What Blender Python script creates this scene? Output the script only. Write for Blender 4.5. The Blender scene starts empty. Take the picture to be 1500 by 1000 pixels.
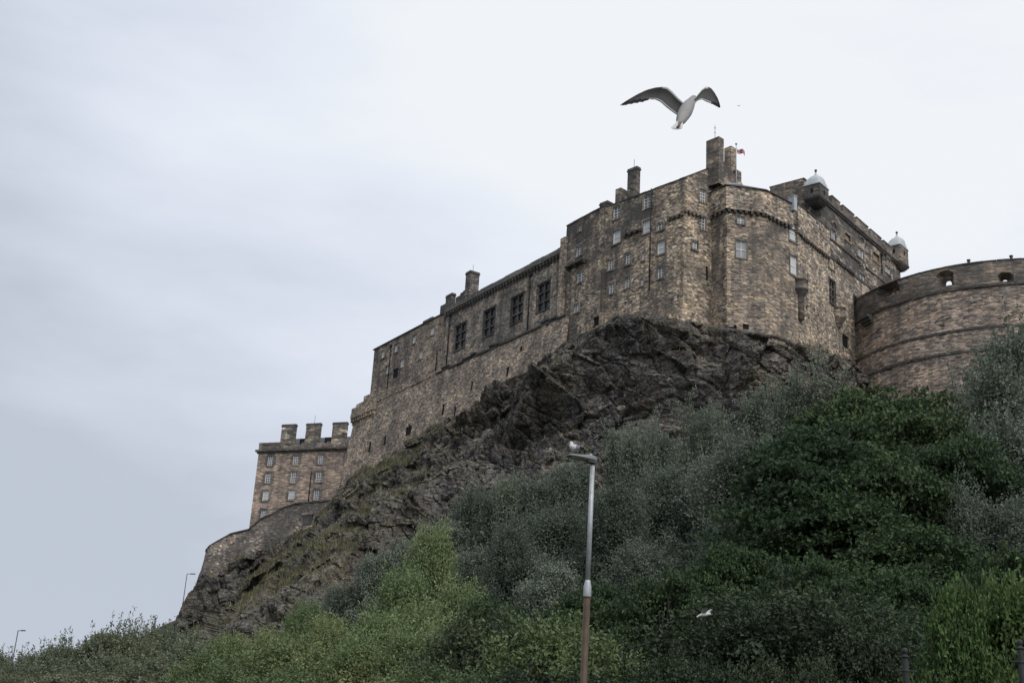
import bpy, math, random
import numpy as np
from math import radians, sin, cos, pi

# ------------------------------------------------------------------ camera, world, sun, exposure
S = bpy.context.scene
COL = S.collection
FPX = 1950.0                                   # focal length in pixels of a 1500 px wide picture
PITCH, ROLL = radians(20.0), radians(3.42)
FW = np.array([0, cos(PITCH), sin(PITCH)])
_r0 = np.array([1.0, 0, 0]); _u0 = np.array([0, -sin(PITCH), cos(PITCH)])
RT = cos(ROLL) * _r0 + sin(ROLL) * _u0
UP = -sin(ROLL) * _r0 + cos(ROLL) * _u0
CAM = np.array([0, 0, 1.65])
cd = bpy.data.cameras.new("camera"); cd.sensor_width = 36; cd.lens = 36 * FPX / 1500
cd.clip_start = 0.1; cd.clip_end = 6000
co = bpy.data.objects.new("camera", cd); COL.objects.link(co)
from mathutils import Matrix, Vector
co.matrix_world = Matrix(((RT[0], UP[0], -FW[0], CAM[0]), (RT[1], UP[1], -FW[1], CAM[1]),
                          (RT[2], UP[2], -FW[2], CAM[2]), (0, 0, 0, 1)))
S.camera = co
S.view_settings.view_transform = 'Standard'; S.view_settings.look = 'None'
S.view_settings.exposure = 0.55; S.view_settings.gamma = 1
S.render.engine = 'CYCLES'
S.cycles.max_bounces = 6; S.cycles.diffuse_bounces = 3; S.cycles.transmission_bounces = 3
S.cycles.transparent_max_bounces = 4

SUN_EL, SUN_AZ = radians(48), radians(150)     # azimuth clockwise from +Y: high, behind the camera's right shoulder
sd = bpy.data.lights.new("sun", 'SUN'); sd.energy = 1.5; sd.angle = radians(55); sd.color = (1, .97, .93)
so = bpy.data.objects.new("sun", sd); COL.objects.link(so)
sv = Vector((sin(SUN_AZ) * cos(SUN_EL), cos(SUN_AZ) * cos(SUN_EL), sin(SUN_EL)))
so.rotation_euler = sv.to_track_quat('Z', 'Y').to_euler()


def nd(nt, typ, **kw):
    n = nt.nodes.new(typ)
    for k, v in kw.items():
        if k.startswith('i_'):
            key = k[2:]
            key = int(key) if key.isdigit() else key
            n.inputs[key].default_value = v
        else:
            setattr(n, k, v)
    return n


def ramp(nt, fac, stops, interp='LINEAR'):
    r = nd(nt, 'ShaderNodeValToRGB'); cr = r.color_ramp; cr.interpolation = interp
    while len(cr.elements) < len(stops): cr.elements.new(0.5)
    for e, (p, c) in zip(cr.elements, stops):
        e.position = p
        e.color = (*c, 1) if isinstance(c, (tuple, list)) else (c, c, c, 1)
    nt.links.new(fac, r.inputs[0])
    return r.outputs[0]


def mix(nt, fac, a, b, mode='MIX'):
    m = nd(nt, 'ShaderNodeMix', data_type='RGBA', blend_type=mode)
    for sock, v in ((m.inputs[0], fac), (m.inputs[6], a), (m.inputs[7], b)):
        if hasattr(v, 'links') or hasattr(v, 'is_linked'):
            nt.links.new(v, sock)
        else:
            sock.default_value = (*v, 1) if isinstance(v, (tuple, list)) else v
    return m.outputs[2]


def mth(nt, op, a, b=None):
    m = nd(nt, 'ShaderNodeMath', operation=op)
    for i, v in enumerate((a, b)):
        if v is None: continue
        if hasattr(v, 'is_linked'): nt.links.new(v, m.inputs[i])
        else: m.inputs[i].default_value = v
    return m.outputs[0]


def mapping(nt, vec, scale=(1, 1, 1), rot=(0, 0, 0), loc=(0, 0, 0)):
    m = nd(nt, 'ShaderNodeMapping'); m.inputs['Scale'].default_value = scale
    m.inputs['Rotation'].default_value = rot; m.inputs['Location'].default_value = loc
    nt.links.new(vec, m.inputs[0]); return m.outputs[0]


def noise(nt, vec, scale, detail=4, rough=.55, out=0):
    n = nd(nt, 'ShaderNodeTexNoise'); n.inputs['Scale'].default_value = scale
    n.inputs['Detail'].default_value = detail; n.inputs['Roughness'].default_value = rough
    nt.links.new(vec, n.inputs['Vector']); return n.outputs[out]


# world: a pale overcast layer over the physical sky
WD = bpy.data.worlds.new("World"); S.world = WD; WD.use_nodes = True
nt = WD.node_tree; nt.nodes.clear()
out = nd(nt, 'ShaderNodeOutputWorld'); bg = nd(nt, 'ShaderNodeBackground')
sky = nd(nt, 'ShaderNodeTexSky', sky_type='NISHITA'); sky.sun_disc = False
sky.sun_elevation = SUN_EL; sky.sun_rotation = SUN_AZ
tc = nd(nt, 'ShaderNodeTexCoord')
gen = tc.outputs['Generated']
skyc = mix(nt, 1.0, sky.outputs[0], (.08, .08, .08), 'MULTIPLY')
sep = nd(nt, 'ShaderNodeSeparateXYZ'); nt.links.new(gen, sep.inputs[0])
# broad brightness: the cloud is thin towards a patch right of the view, thicker low on the left
dotn = nd(nt, 'ShaderNodeVectorMath', operation='DOT_PRODUCT'); nt.links.new(gen, dotn.inputs[0])
pv = FW + (1230 - 750) / FPX * RT + (500 - 210) / FPX * UP; pv = pv / np.linalg.norm(pv)
dotn.inputs[1].default_value = tuple(pv)
n1 = noise(nt, mapping(nt, gen, (2.2, 2.2, 6.5), loc=(3.1, .4, .2)), 1.3, 5, .5)
n2 = noise(nt, mapping(nt, gen, (1.0, 1.0, 2.2), loc=(.7, 5.2, 1.3)), 2.0, 3, .5)
n3 = noise(nt, mapping(nt, gen, (1.6, 1.6, 5.0), (0, .12, 0), (2.2, 1.4, 3.7)), 4.2, 5, .55)
glow = mth(nt, 'SUBTRACT', dotn.outputs['Value'], 0.93)
v = mth(nt, 'ADD', mth(nt, 'MULTIPLY', glow, 3.6), mth(nt, 'MULTIPLY', mth(nt, 'SUBTRACT', n1, .5), 1.05))
v = mth(nt, 'ADD', v, mth(nt, 'MULTIPLY', mth(nt, 'SUBTRACT', n2, .5), .75))
v = mth(nt, 'ADD', v, mth(nt, 'MULTIPLY', mth(nt, 'SUBTRACT', sep.outputs[2], .34), 1.6))
v = mth(nt, 'ADD', v, mth(nt, 'MULTIPLY', mth(nt, 'SUBTRACT', n3, .5), .42))
v = mth(nt, 'ADD', v, 0.55)
cl = ramp(nt, v, [(0.0, (.55, .595, .67)), (.22, (.64, .685, .765)), (.45, (.735, .78, .865)), (.68, (.825, .87, .94)), (1.0, (.93, .955, .975))])
fin = mix(nt, 1.0, mix(nt, .95, skyc, cl), (.672, .676, .69), 'MULTIPLY')
nt.links.new(fin, bg.inputs[0]); bg.inputs[1].default_value = 1.0
nt.links.new(bg.outputs[0], out.inputs[0])

# ------------------------------------------------------------------ rays of the photograph
def ray(px, py): return FW + (px - 750) / FPX * RT + (500 - py) / FPX * UP
def at_y(px, py, Y):
    d = ray(px, py); return CAM + d * (Y / d[1])
def proj(P):
    q = np.asarray(P, float) - CAM; w = q @ FW
    return 750 + FPX * (q @ RT) / w, 500 - FPX * (q @ UP) / w
def vpdir(vx):
    a = (vx - 750) / FPX; base = FW + a * RT
    t = -base[2] / UP[2]; d = (base + t * UP)[:2]
    return d / np.linalg.norm(d)

# ------------------------------------------------------------------ numpy noise
def _h(ix, iy, iz, seed=0):
    h = (ix.astype(np.int64) * 374761393 + iy.astype(np.int64) * 668265263 + iz.astype(np.int64) * 2147483647 + seed * 1274126177) & 0xffffffff
    h = ((h ^ (h >> 13)) * 1274126177) & 0xffffffff
    h = ((h ^ (h >> 16)) * 2246822519) & 0xffffffff
    return ((h ^ (h >> 15)) & 0xffffff) / float(0xffffff)
def vnoise(P, seed=0):
    P = np.asarray(P, float); F = np.floor(P); f = P - F; f = f * f * f * (f * (f * 6 - 15) + 10)
    I = F.astype(np.int64); r = 0
    for dx in (0, 1):
        for dy in (0, 1):
            for dz in (0, 1):
                w = (f[:, 0] if dx else 1 - f[:, 0]) * (f[:, 1] if dy else 1 - f[:, 1]) * (f[:, 2] if dz else 1 - f[:, 2])
                r = r + w * _h(I[:, 0] + dx, I[:, 1] + dy, I[:, 2] + dz, seed)
    return r * 2 - 1
def fbm(P, octv=4, seed=0, gain=.5):
    a, r, P = 1.0, 0, np.asarray(P, float)
    for o in range(octv):
        r = r + a * vnoise(P, seed + o); P = P * 2.03 + 7.1; a *= gain
    return r
def worley(P, seed=0):
    """random value of the nearest cell, F1, F2"""
    P = np.asarray(P, float); I = np.floor(P).astype(np.int64); N = len(P)
    b1 = np.full(N, 9.0); b2 = np.full(N, 9.0); val = np.zeros(N)
    for dx in (-1, 0, 1):
        for dy in (-1, 0, 1):
            for dz in (-1, 0, 1):
                c = I + np.array([dx, dy, dz])
                q = np.stack([_h(c[:, 0], c[:, 1], c[:, 2], seed + k) for k in (11, 12, 13)], 1) + c - P
                d = (q * q).sum(1); nv = _h(c[:, 0], c[:, 1], c[:, 2], seed + 14)
                closer = d < b1
                b2 = np.where(closer, b1, np.minimum(b2, d)); val = np.where(closer, nv, val); b1 = np.where(closer, d, b1)
    return val, np.sqrt(b1), np.sqrt(b2)

# ------------------------------------------------------------------ mesh helpers
class MB:
    def __init__(s): s.v = []; s.f = []; s.n = 0; s.sm = []
    def add(s, V, F, smooth=False):
        V = np.asarray(V, float).reshape(-1, 3); o = s.n
        s.v.append(V); s.n += len(V)
        for f in F:
            s.f.append([i + o for i in f]); s.sm.append(smooth)
    def box8(s, P):     # P: 8 corners, bottom 0-3 ccw, top 4-7
        s.add(P, [(3, 2, 1, 0), (4, 5, 6, 7), (0, 1, 5, 4), (1, 2, 6, 5), (2, 3, 7, 6), (3, 0, 4, 7)])
    def box(s, c, sx, sy, sz, ax=(1, 0)):
        ax = np.array([ax[0], ax[1], 0.0]); ay = np.array([-ax[1], ax[0], 0]); c = np.asarray(c, float); z = np.array([0, 0, 1.0])
        s.box8([c + ax * sx / 2 * a + ay * sy / 2 * b + z * sz / 2 * k for k in (-1, 1) for a, b in ((-1, -1), (1, -1), (1, 1), (-1, 1))])
    def prism(s, poly, z0, z1, top=True, bottom=True, skip=()):
        n = len(poly); V = [(*p[:2], z0) for p in poly] + [(*p[:2], (z1[i] if hasattr(z1, '__len__') else z1)) for i, p in enumerate(poly)]
        F = [(i, (i + 1) % n, n + (i + 1) % n, n + i) for i in range(n) if i not in skip]
        if top: F.append(tuple(range(n, 2 * n)))
        if bottom: F.append(tuple(range(n - 1, -1, -1)))
        s.add(V, F)
    def tube(s, pts, rad, n=8, cap=True, smooth=True):
        pts = np.asarray(pts, float); m = len(pts); rad = np.broadcast_to(np.asarray(rad, float), (m,))
        T = np.gradient(pts, axis=0); T /= np.linalg.norm(T, axis=1)[:, None] + 1e-9
        ref = np.array([0, 0, 1.0]) if abs(T[0][2]) < .9 else np.array([1.0, 0, 0])
        V = []
        for i in range(m):
            a = np.cross(T[i], ref); a /= np.linalg.norm(a) + 1e-9; b = np.cross(T[i], a)
            for k in range(n):
                t = 2 * pi * k / n; V.append(pts[i] + rad[i] * (cos(t) * a + sin(t) * b))
        F = [(i * n + k, (i + 1) * n + k, (i + 1) * n + (k + 1) % n, i * n + (k + 1) % n) for i in range(m - 1) for k in range(n)]
        if cap: F += [tuple(range(n)), tuple((m - 1) * n + k for k in range(n - 1, -1, -1))]
        s.add(V, F, smooth)
    def lathe(s, c, prof, n=16, a0=0, a1=2 * pi, smooth=True):
        c = np.asarray(c, float); full = abs(a1 - a0 - 2 * pi) < 1e-6; m = n if full else n + 1; V = []
        for r, z in prof:
            for k in range(m):
                t = a0 + (a1 - a0) * k / n; V.append(c + np.array([r * cos(t), r * sin(t), z]))
        F = []
        for i in range(len(prof) - 1):
            for k in range(n):
                k2 = (k + 1) % m
                F.append((i * m + k, i * m + k2, (i + 1) * m + k2, (i + 1) * m + k))
        s.add(V, F, smooth)
    def mesh(s, name, mat=None, origin=(0, 0, 0)):
        me = bpy.data.meshes.new(name)
        V = (np.concatenate(s.v) if s.v else np.zeros((0, 3))) - np.asarray(origin, float)
        me.from_pydata(V.tolist(), [], s.f)
        if any(s.sm): me.polygons.foreach_set('use_smooth', s.sm)
        if mat: me.materials.append(mat)
        me.update(); return me

def setp(o, label=None, cat=None, group=None, kind=None):
    for k, v in (('label', label), ('category', cat), ('group', group), ('kind', kind)):
        if v: o[k] = v
    return o
def empty(name, loc, label=None, cat=None, group=None):
    o = bpy.data.objects.new(name, None); COL.objects.link(o); o.location = tuple(loc); o.empty_display_size = .3
    return setp(o, label, cat, group)
def world_loc(o):
    L = np.array(o.location)
    return L + world_loc(o.parent) if o.parent else L
def part(name, mb, mat, parent, label=None):
    """mesh given in world coordinates, stored relative to its thing's base"""
    L = world_loc(parent)
    o = bpy.data.objects.new(name, mb.mesh(name, mat, L)); COL.objects.link(o); o.parent = parent
    if label: o['label'] = label
    return o
def solo(name, mb, mat, loc, label=None, cat=None, group=None, kind=None):
    o = bpy.data.objects.new(name, mb.mesh(name, mat, loc)); COL.objects.link(o); o.location = tuple(loc)
    return setp(o, label, cat, group, kind)

# ------------------------------------------------------------------ materials
def newmat(name):
    m = bpy.data.materials.new(name); m.use_nodes = True; t = m.node_tree; t.nodes.clear()
    o = nd(t, 'ShaderNodeOutputMaterial'); b = nd(t, 'ShaderNodeBsdfPrincipled'); t.links.new(b.outputs[0], o.inputs[0])
    b.inputs['Roughness'].default_value = .9; b.inputs['Specular IOR Level'].default_value = .15
    return m, t, b
def plain(name, col, rough=.6, var=.25, scale=3, metal=0, spec=.3):
    m, t, b = newmat(name); tcn = nd(t, 'ShaderNodeTexCoord')
    n = noise(t, tcn.outputs['Object'], scale, 5, .6)
    c = ramp(t, n, [(.25, tuple(x * (1 - var) for x in col)), (.75, tuple(min(1, x * (1 + var)) for x in col))])
    t.links.new(c, b.inputs['Base Color']); b.inputs['Roughness'].default_value = rough
    b.inputs['Metallic'].default_value = metal; b.inputs['Specular IOR Level'].default_value = spec
    return m
def stone(name, cols, cell=(1.9, 1.9, 3.4), soot=.55, sootcol=(.045, .043, .042), streak=.6, mortar=.38, bump=.3, patch=.13, contrast=1.0, seed=0.0, sootpos=.5):
    m, t, b = newmat(name); tcn = nd(t, 'ShaderNodeTexCoord'); ob = mapping(t, tcn.outputs['Object'], loc=(seed, seed * 1.7, seed * .6))
    # irregular rubble blocks
    wob = nd(t, 'ShaderNodeVectorMath', operation='MULTIPLY_ADD')
    t.links.new(noise(t, ob, 1.1, 3, .5, 1), wob.inputs[0]); wob.inputs[1].default_value = (.35, .35, .22); t.links.new(ob, wob.inputs[2])
    mp = mapping(t, wob.outputs[0], (cell[0] * 1.2, cell[1] * 1.2, cell[2] * 1.55))
    vo = nd(t, 'ShaderNodeTexVoronoi', feature='F1'); vo.inputs['Scale'].default_value = 1; vo.inputs['Randomness'].default_value = .85
    ve = nd(t, 'ShaderNodeTexVoronoi', feature='DISTANCE_TO_EDGE'); ve.inputs['Scale'].default_value = 1; ve.inputs['Randomness'].default_value = .85
    t.links.new(mp, vo.inputs['Vector']); t.links.new(mp, ve.inputs['Vector'])
    sp = nd(t, 'ShaderNodeSeparateColor'); t.links.new(vo.outputs['Color'], sp.inputs[0])
    n = len(cols)
    c = ramp(t, sp.outputs[0], [((i + .5) / n, k) for i, k in enumerate(cols)])
    # each block's own lightness
    val = mth(t, 'ADD', mth(t, 'MULTIPLY', mth(t, 'SUBTRACT', sp.outputs[1], .5), 1.0 * contrast), .98)
    hv = nd(t, 'ShaderNodeHueSaturation'); t.links.new(c, hv.inputs['Color']); t.links.new(val, hv.inputs['Value'])
    c = hv.outputs[0]
    fine = ramp(t, noise(t, ob, 6.5, 6, .7), [(.25, .62), (.75, 1.35)])
    c = mix(t, 1.0, c, fine, 'MULTIPLY')
    ed = ramp(t, ve.outputs['Distance'], [(.0, 1 - mortar), (.12, 1.0)])
    c = mix(t, 1.0, c, ed, 'MULTIPLY')
    # broad patches of warmer, paler and greyer rebuilding
    bp_ = noise(t, mapping(t, ob, (.30, .30, .42), loc=(7, 3, 1)), 1.0, 4, .6, 1); sb = nd(t, 'ShaderNodeSeparateColor'); t.links.new(bp_, sb.inputs[0])
    c = mix(t, 1.0, c, ramp(t, sb.outputs[0], [(.36, (.66, .66, .68)), (.5, (1, 1, 1)), (.64, (1.34, 1.28, 1.18))]), 'MULTIPLY')
    # soot patches and rain streaks
    pn = noise(t, ob, patch, 6, .62)
    pf = ramp(t, pn, [(sootpos - .06, 0), (sootpos + .07, min(.9, soot * 1.15))])
    c = mix(t, pf, c, sootcol)
    sn = noise(t, mapping(t, ob, (.8, .8, .055)), 1.0, 5, .65)
    sf = ramp(t, sn, [(.49, 0), (.66, min(.85, streak * 1.2))])
    c = mix(t, sf, c, tuple(x * 1.1 for x in sootcol))
    hs2 = nd(t, 'ShaderNodeHueSaturation'); hs2.inputs['Saturation'].default_value = .87; hs2.inputs['Value'].default_value = 1.9; t.links.new(c, hs2.inputs['Color']); c = hs2.outputs[0]
    t.links.new(c, b.inputs['Base Color'])
    bp = nd(t, 'ShaderNodeBump'); bp.inputs['Strength'].default_value = bump; bp.inputs['Distance'].default_value = .25
    hgt = mth(t, 'ADD', ramp(t, ve.outputs['Distance'], [(0, 0), (.3, 1)]), mth(t, 'ADD', mth(t, 'MULTIPLY', fine, .6), sp.outputs[2]))
    t.links.new(hgt, bp.inputs['Height']); t.links.new(bp.outputs[0], b.inputs['Normal'])
    return m

TAN = (.31, .24, .165); BRN = (.20, .152, .112); GRY = (.175, .158, .142); DRK = (.085, .078, .072); PAL = (.40, .335, .25); PNK = (.27, .20, .165)
M = {}
M['palace'] = stone('rubble_palace', [DRK, BRN, TAN, BRN, TAN, PAL, BRN], soot=.8, seed=1.0, sootpos=.52)
M['hall'] = stone('rubble_hall', [GRY, GRY, BRN, DRK, TAN, GRY], cell=(1.7, 1.7, 2.6), soot=.42, seed=5.0, contrast=.85, sootpos=.55)
M['barrack'] = stone('rubble_barrack', [BRN, GRY, PNK, DRK, TAN, BRN], soot=.55, seed=9.0, sootpos=.52)
M['rampart'] = stone('rubble_rampart', [BRN, GRY, TAN, PNK, DRK, TAN], cell=(1.9, 1.9, 3.2), soot=.35, seed=13.0, streak=.3, sootpos=.56)
M['bastion'] = stone('rubble_bastion', [GRY, BRN, DRK, TAN, BRN, BRN], cell=(1.5, 1.5, 3.8), soot=.65, seed=17.0, sootpos=.52)
M['east'] = stone('rubble_east', [BRN, TAN, GRY, PAL, BRN, DRK], cell=(1.7, 1.7, 3.4), soot=.4, seed=21.0, sootpos=.58)
M['turret'] = stone('ashlar_turret', [DRK, (.10, .088, .078), TAN, DRK, PAL, (.09, .082, .075)], cell=(.9, .9, 1.7), soot=.7, seed=25.0, sootpos=.48)
M['battery'] = stone('coursed_battery', [BRN, PNK, GRY, TAN, PNK, DRK], cell=(1.25, 1.25, 3.9), soot=.3, seed=29.0, streak=.45, sootpos=.58)
M['parapet'] = stone('ashlar_parapet', [(.12, .10, .08), GRY, BRN, (.10, .09, .08)], cell=(.7, .7, 1.9), soot=.5, seed=31.0, contrast=.6, streak=.45)
M['house'] = stone('ashlar_house', [PNK, (.19, .145, .115), (.16, .13, .11), PNK, TAN], cell=(.95, .95, 3.6), soot=.4, seed=35.0, contrast=.7, mortar=.35, sootpos=.6, streak=.3)
M['chimney'] = stone('stone_chimney', [DRK, GRY, DRK, BRN, (.09, .08, .072)], cell=(1.3, 1.3, 2.6), soot=.6, seed=39.0)
M['palechimney'] = stone('stone_pale_chimney', [PAL, DRK, TAN, DRK, GRY], cell=(.55, .55, 1.5), soot=.55, seed=43.0, patch=.35)
M['dressed'] = stone('dressed_stone', [GRY, (.20, .175, .15), BRN], cell=(.8, .8, 1.6), soot=.4, seed=47.0, contrast=.5, mortar=.3)
M['darkstone'] = stone('sooty_stone', [DRK, (.06, .056, .052), (.085, .078, .07)], cell=(1.2, 1.2, 2), soot=.6, seed=51.0, contrast=.6)
M['retain'] = stone('rubble_retaining', [GRY, DRK, GRY, BRN, DRK, TAN], cell=(1.7, 1.7, 2.6), soot=.6, seed=55.0, sootpos=.47)
M['slate'] = plain('slate', (.055, .058, .062), .55, .3, 2.5)
M['dome'] = plain('whitewashed_lead', (.47, .50, .51), .6, .1, 2)
M['lead'] = plain('lead', (.42, .45, .48), .5, .12, 2)
M['white'] = plain('white_paint', (.85, .85, .84), .5, .1, 2)
M['blind'] = plain('pale_blind', (.62, .63, .63), .7, .12, 2)
M['tanboard'] = plain('tan_board', (.33, .24, .16), .8, .15, 2)
M['recess_shade'] = plain('painted_recess_shade', (.012, .012, .013), .9, .2)  # black fill that paints the shade inside openings
M['iron'] = plain('black_iron', (.045, .046, .047), .6, .3, 8, spec=.12)
M['pipe'] = plain('drainpipe_iron', (.03, .028, .027), .7, .3)
M['steel'] = plain('galvanised_steel', (.40, .42, .44), .5, .28, 7, metal=.25, spec=.5)
M['brownpaint'] = plain('brown_paint', (.07, .045, .027), .55, .35, 5, spec=.4)
M['casting'] = plain('painted_casting', (.20, .22, .22), .5, .15, 12, spec=.4)
M['grey_plastic'] = plain('grey_casting', (.08, .085, .09), .5, .2, 10, spec=.4)
M['lens'] = plain('lamp_lens', (.30, .31, .31), .25, .1, 4, spec=.5)
m, t, b = newmat('window_glass'); b.inputs['Base Color'].default_value = (.16, .168, .175, 1); b.inputs['Roughness'].default_value = .2
b.inputs['Specular IOR Level'].default_value = .5; b.inputs['IOR'].default_value = 1.55
M['glass'] = m
m, t, b = newmat('leaded_glass'); b.inputs['Base Color'].default_value = (.015, .017, .02, 1); b.inputs['Roughness'].default_value = .25
b.inputs['Specular IOR Level'].default_value = .25
M['darkglass'] = m

# ------------------------------------------------------------------ facades: vertical planes in the plan of the castle
class Fac:
    def __init__(s, P, d):
        s.P = np.array(P[:2], float); s.d = np.array(d[:2], float); s.n = np.array([s.d[1], -s.d[0]])
    def hit(s, px, py):
        r = ray(px, py); t = ((s.P - CAM[:2]) @ s.n) / (r[:2] @ s.n); return CAM + t * r
    def sz(s, px, py):
        h = s.hit(px, py); return (h[:2] - s.P) @ s.d, h[2]
    def s(self, px, py): return self.sz(px, py)[0]
    def z(self, px, py): return self.sz(px, py)[1]
    def pt(s, a, z, o=0.0):
        q = s.P + s.d * a + s.n * o; return np.array([q[0], q[1], z])
    def shift(s, o): return Fac(s.P + s.n * o, s.d)
    def rect(s, bb):
        """pixel bounding box of an upright rectangle on this wall -> s0, s1, z0, z1"""
        x0, y0, x1, y1 = bb; cy = (y0 + y1) / 2; cx = (x0 + x1) / 2
        s0, z = s.sz(x0, cy); s1, _ = s.sz(x1, cy)
        a = proj(s.pt(s0, z)); b = proj(s.pt(s1, z)); k = abs(b[1] - a[1]) / 2
        return Rect((s0, s1, s.z(cx, y1 - k), s.z(cx, y0 + k)))
class Rect(tuple): pass       # s0, s1, z0, z1 on a wall, in metres
def isect(A, B):
    m = np.array([A.d, -B.d]).T; t = np.linalg.solve(m, B.P - A.P); return A.P + A.d * t[0]
def fbox(mb, F, s0, s1, z0, z1, o0, o1):
    mb.box8([F.pt(*q) for q in ((s0, z0, o1), (s1, z0, o1), (s1, z0, o0), (s0, z0, o0), (s0, z1, o1), (s1, z1, o1), (s1, z1, o0), (s0, z1, o0))])

def cuts(a, b, marks, step):
    m = sorted(set([round(a, 4), round(b, 4)] + [round(x, 4) for x in marks if a < x < b])); r = []
    for i in range(len(m) - 1):
        k = max(1, int(math.ceil((m[i + 1] - m[i]) / step))); r += [m[i] + (m[i + 1] - m[i]) * j / k for j in range(k)]
    return r + [m[-1]]
def wallgrid(mb, mp, s0, s1, z0, z1, ops=(), depth=.4, step=1.2, amp=.05, topfn=None, back=False, wob=.0):
    """a masonry sheet with real openings; mp(s, z, o) gives the world point; reveals run back by depth"""
    SS = cuts(s0, s1, [x for o in ops for x in o[:2]], step); ZZ = cuts(z0, z1, [x for o in ops for x in o[2:4]], step)
    ns, nz = len(SS), len(ZZ)
    Pf = np.array([mp(a, z, 0) for z in ZZ for a in SS]); 
    dsp = fbm(Pf * .9, 2, 77) * amp
    V = [mp(SS[i % ns], ZZ[i // ns] + (wob * float(dsp[i]) / max(amp, .001) if i // ns == nz - 1 else 0), float(dsp[i])) for i in range(ns * nz)]
    nb = ns * nz
    V += [mp(SS[i % ns], ZZ[i // ns], -depth) for i in range(nb)]
    def inop(i, j):
        if i < 0 or j < 0 or i >= ns - 1 or j >= nz - 1: return False
        a = (SS[i] + SS[i + 1]) / 2; z = (ZZ[j] + ZZ[j + 1]) / 2
        for o in ops:
            if o[0] < a < o[1] and o[2] < z < o[3]:
                if len(o) > 4:      # arched head: round off the upper corners
                    r = (o[1] - o[0]) / 2; zc = o[3] - r * o[4]
                    if z > zc and ((a - (o[0] + o[1]) / 2) / r) ** 2 + ((z - zc) / (r * o[4])) ** 2 > 1: continue
                return True
        return False
    F = []
    for j in range(nz - 1):
        for i in range(ns - 1):
            q = (j * ns + i, j * ns + i + 1, (j + 1) * ns + i + 1, (j + 1) * ns + i)
            if not inop(i, j):
                F.append(q)
                if back: F.append(tuple(k + nb for k in q[::-1]))
            else:
                for (di, dj, e) in ((-1, 0, (q[0], q[3])), (1, 0, (q[2], q[1])), (0, -1, (q[1], q[0])), (0, 1, (q[3], q[2]))):
                    if not inop(i + di, j + dj): F.append((e[0], e[1], e[1] + nb, e[0] + nb))
    if back:
        for i in range(ns - 1):
            F.append(((nz - 1) * ns + i, (nz - 1) * ns + i + 1, nb + (nz - 1) * ns + i + 1, nb + (nz - 1) * ns + i))
        for j in range(nz - 1):
            F.append((j * ns, (j + 1) * ns, nb + (j + 1) * ns, nb + j * ns)); e = ns - 1
            F.append(((j + 1) * ns + e, j * ns + e, nb + j * ns + e, nb + (j + 1) * ns + e))
    mb.add(V, F)

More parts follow.
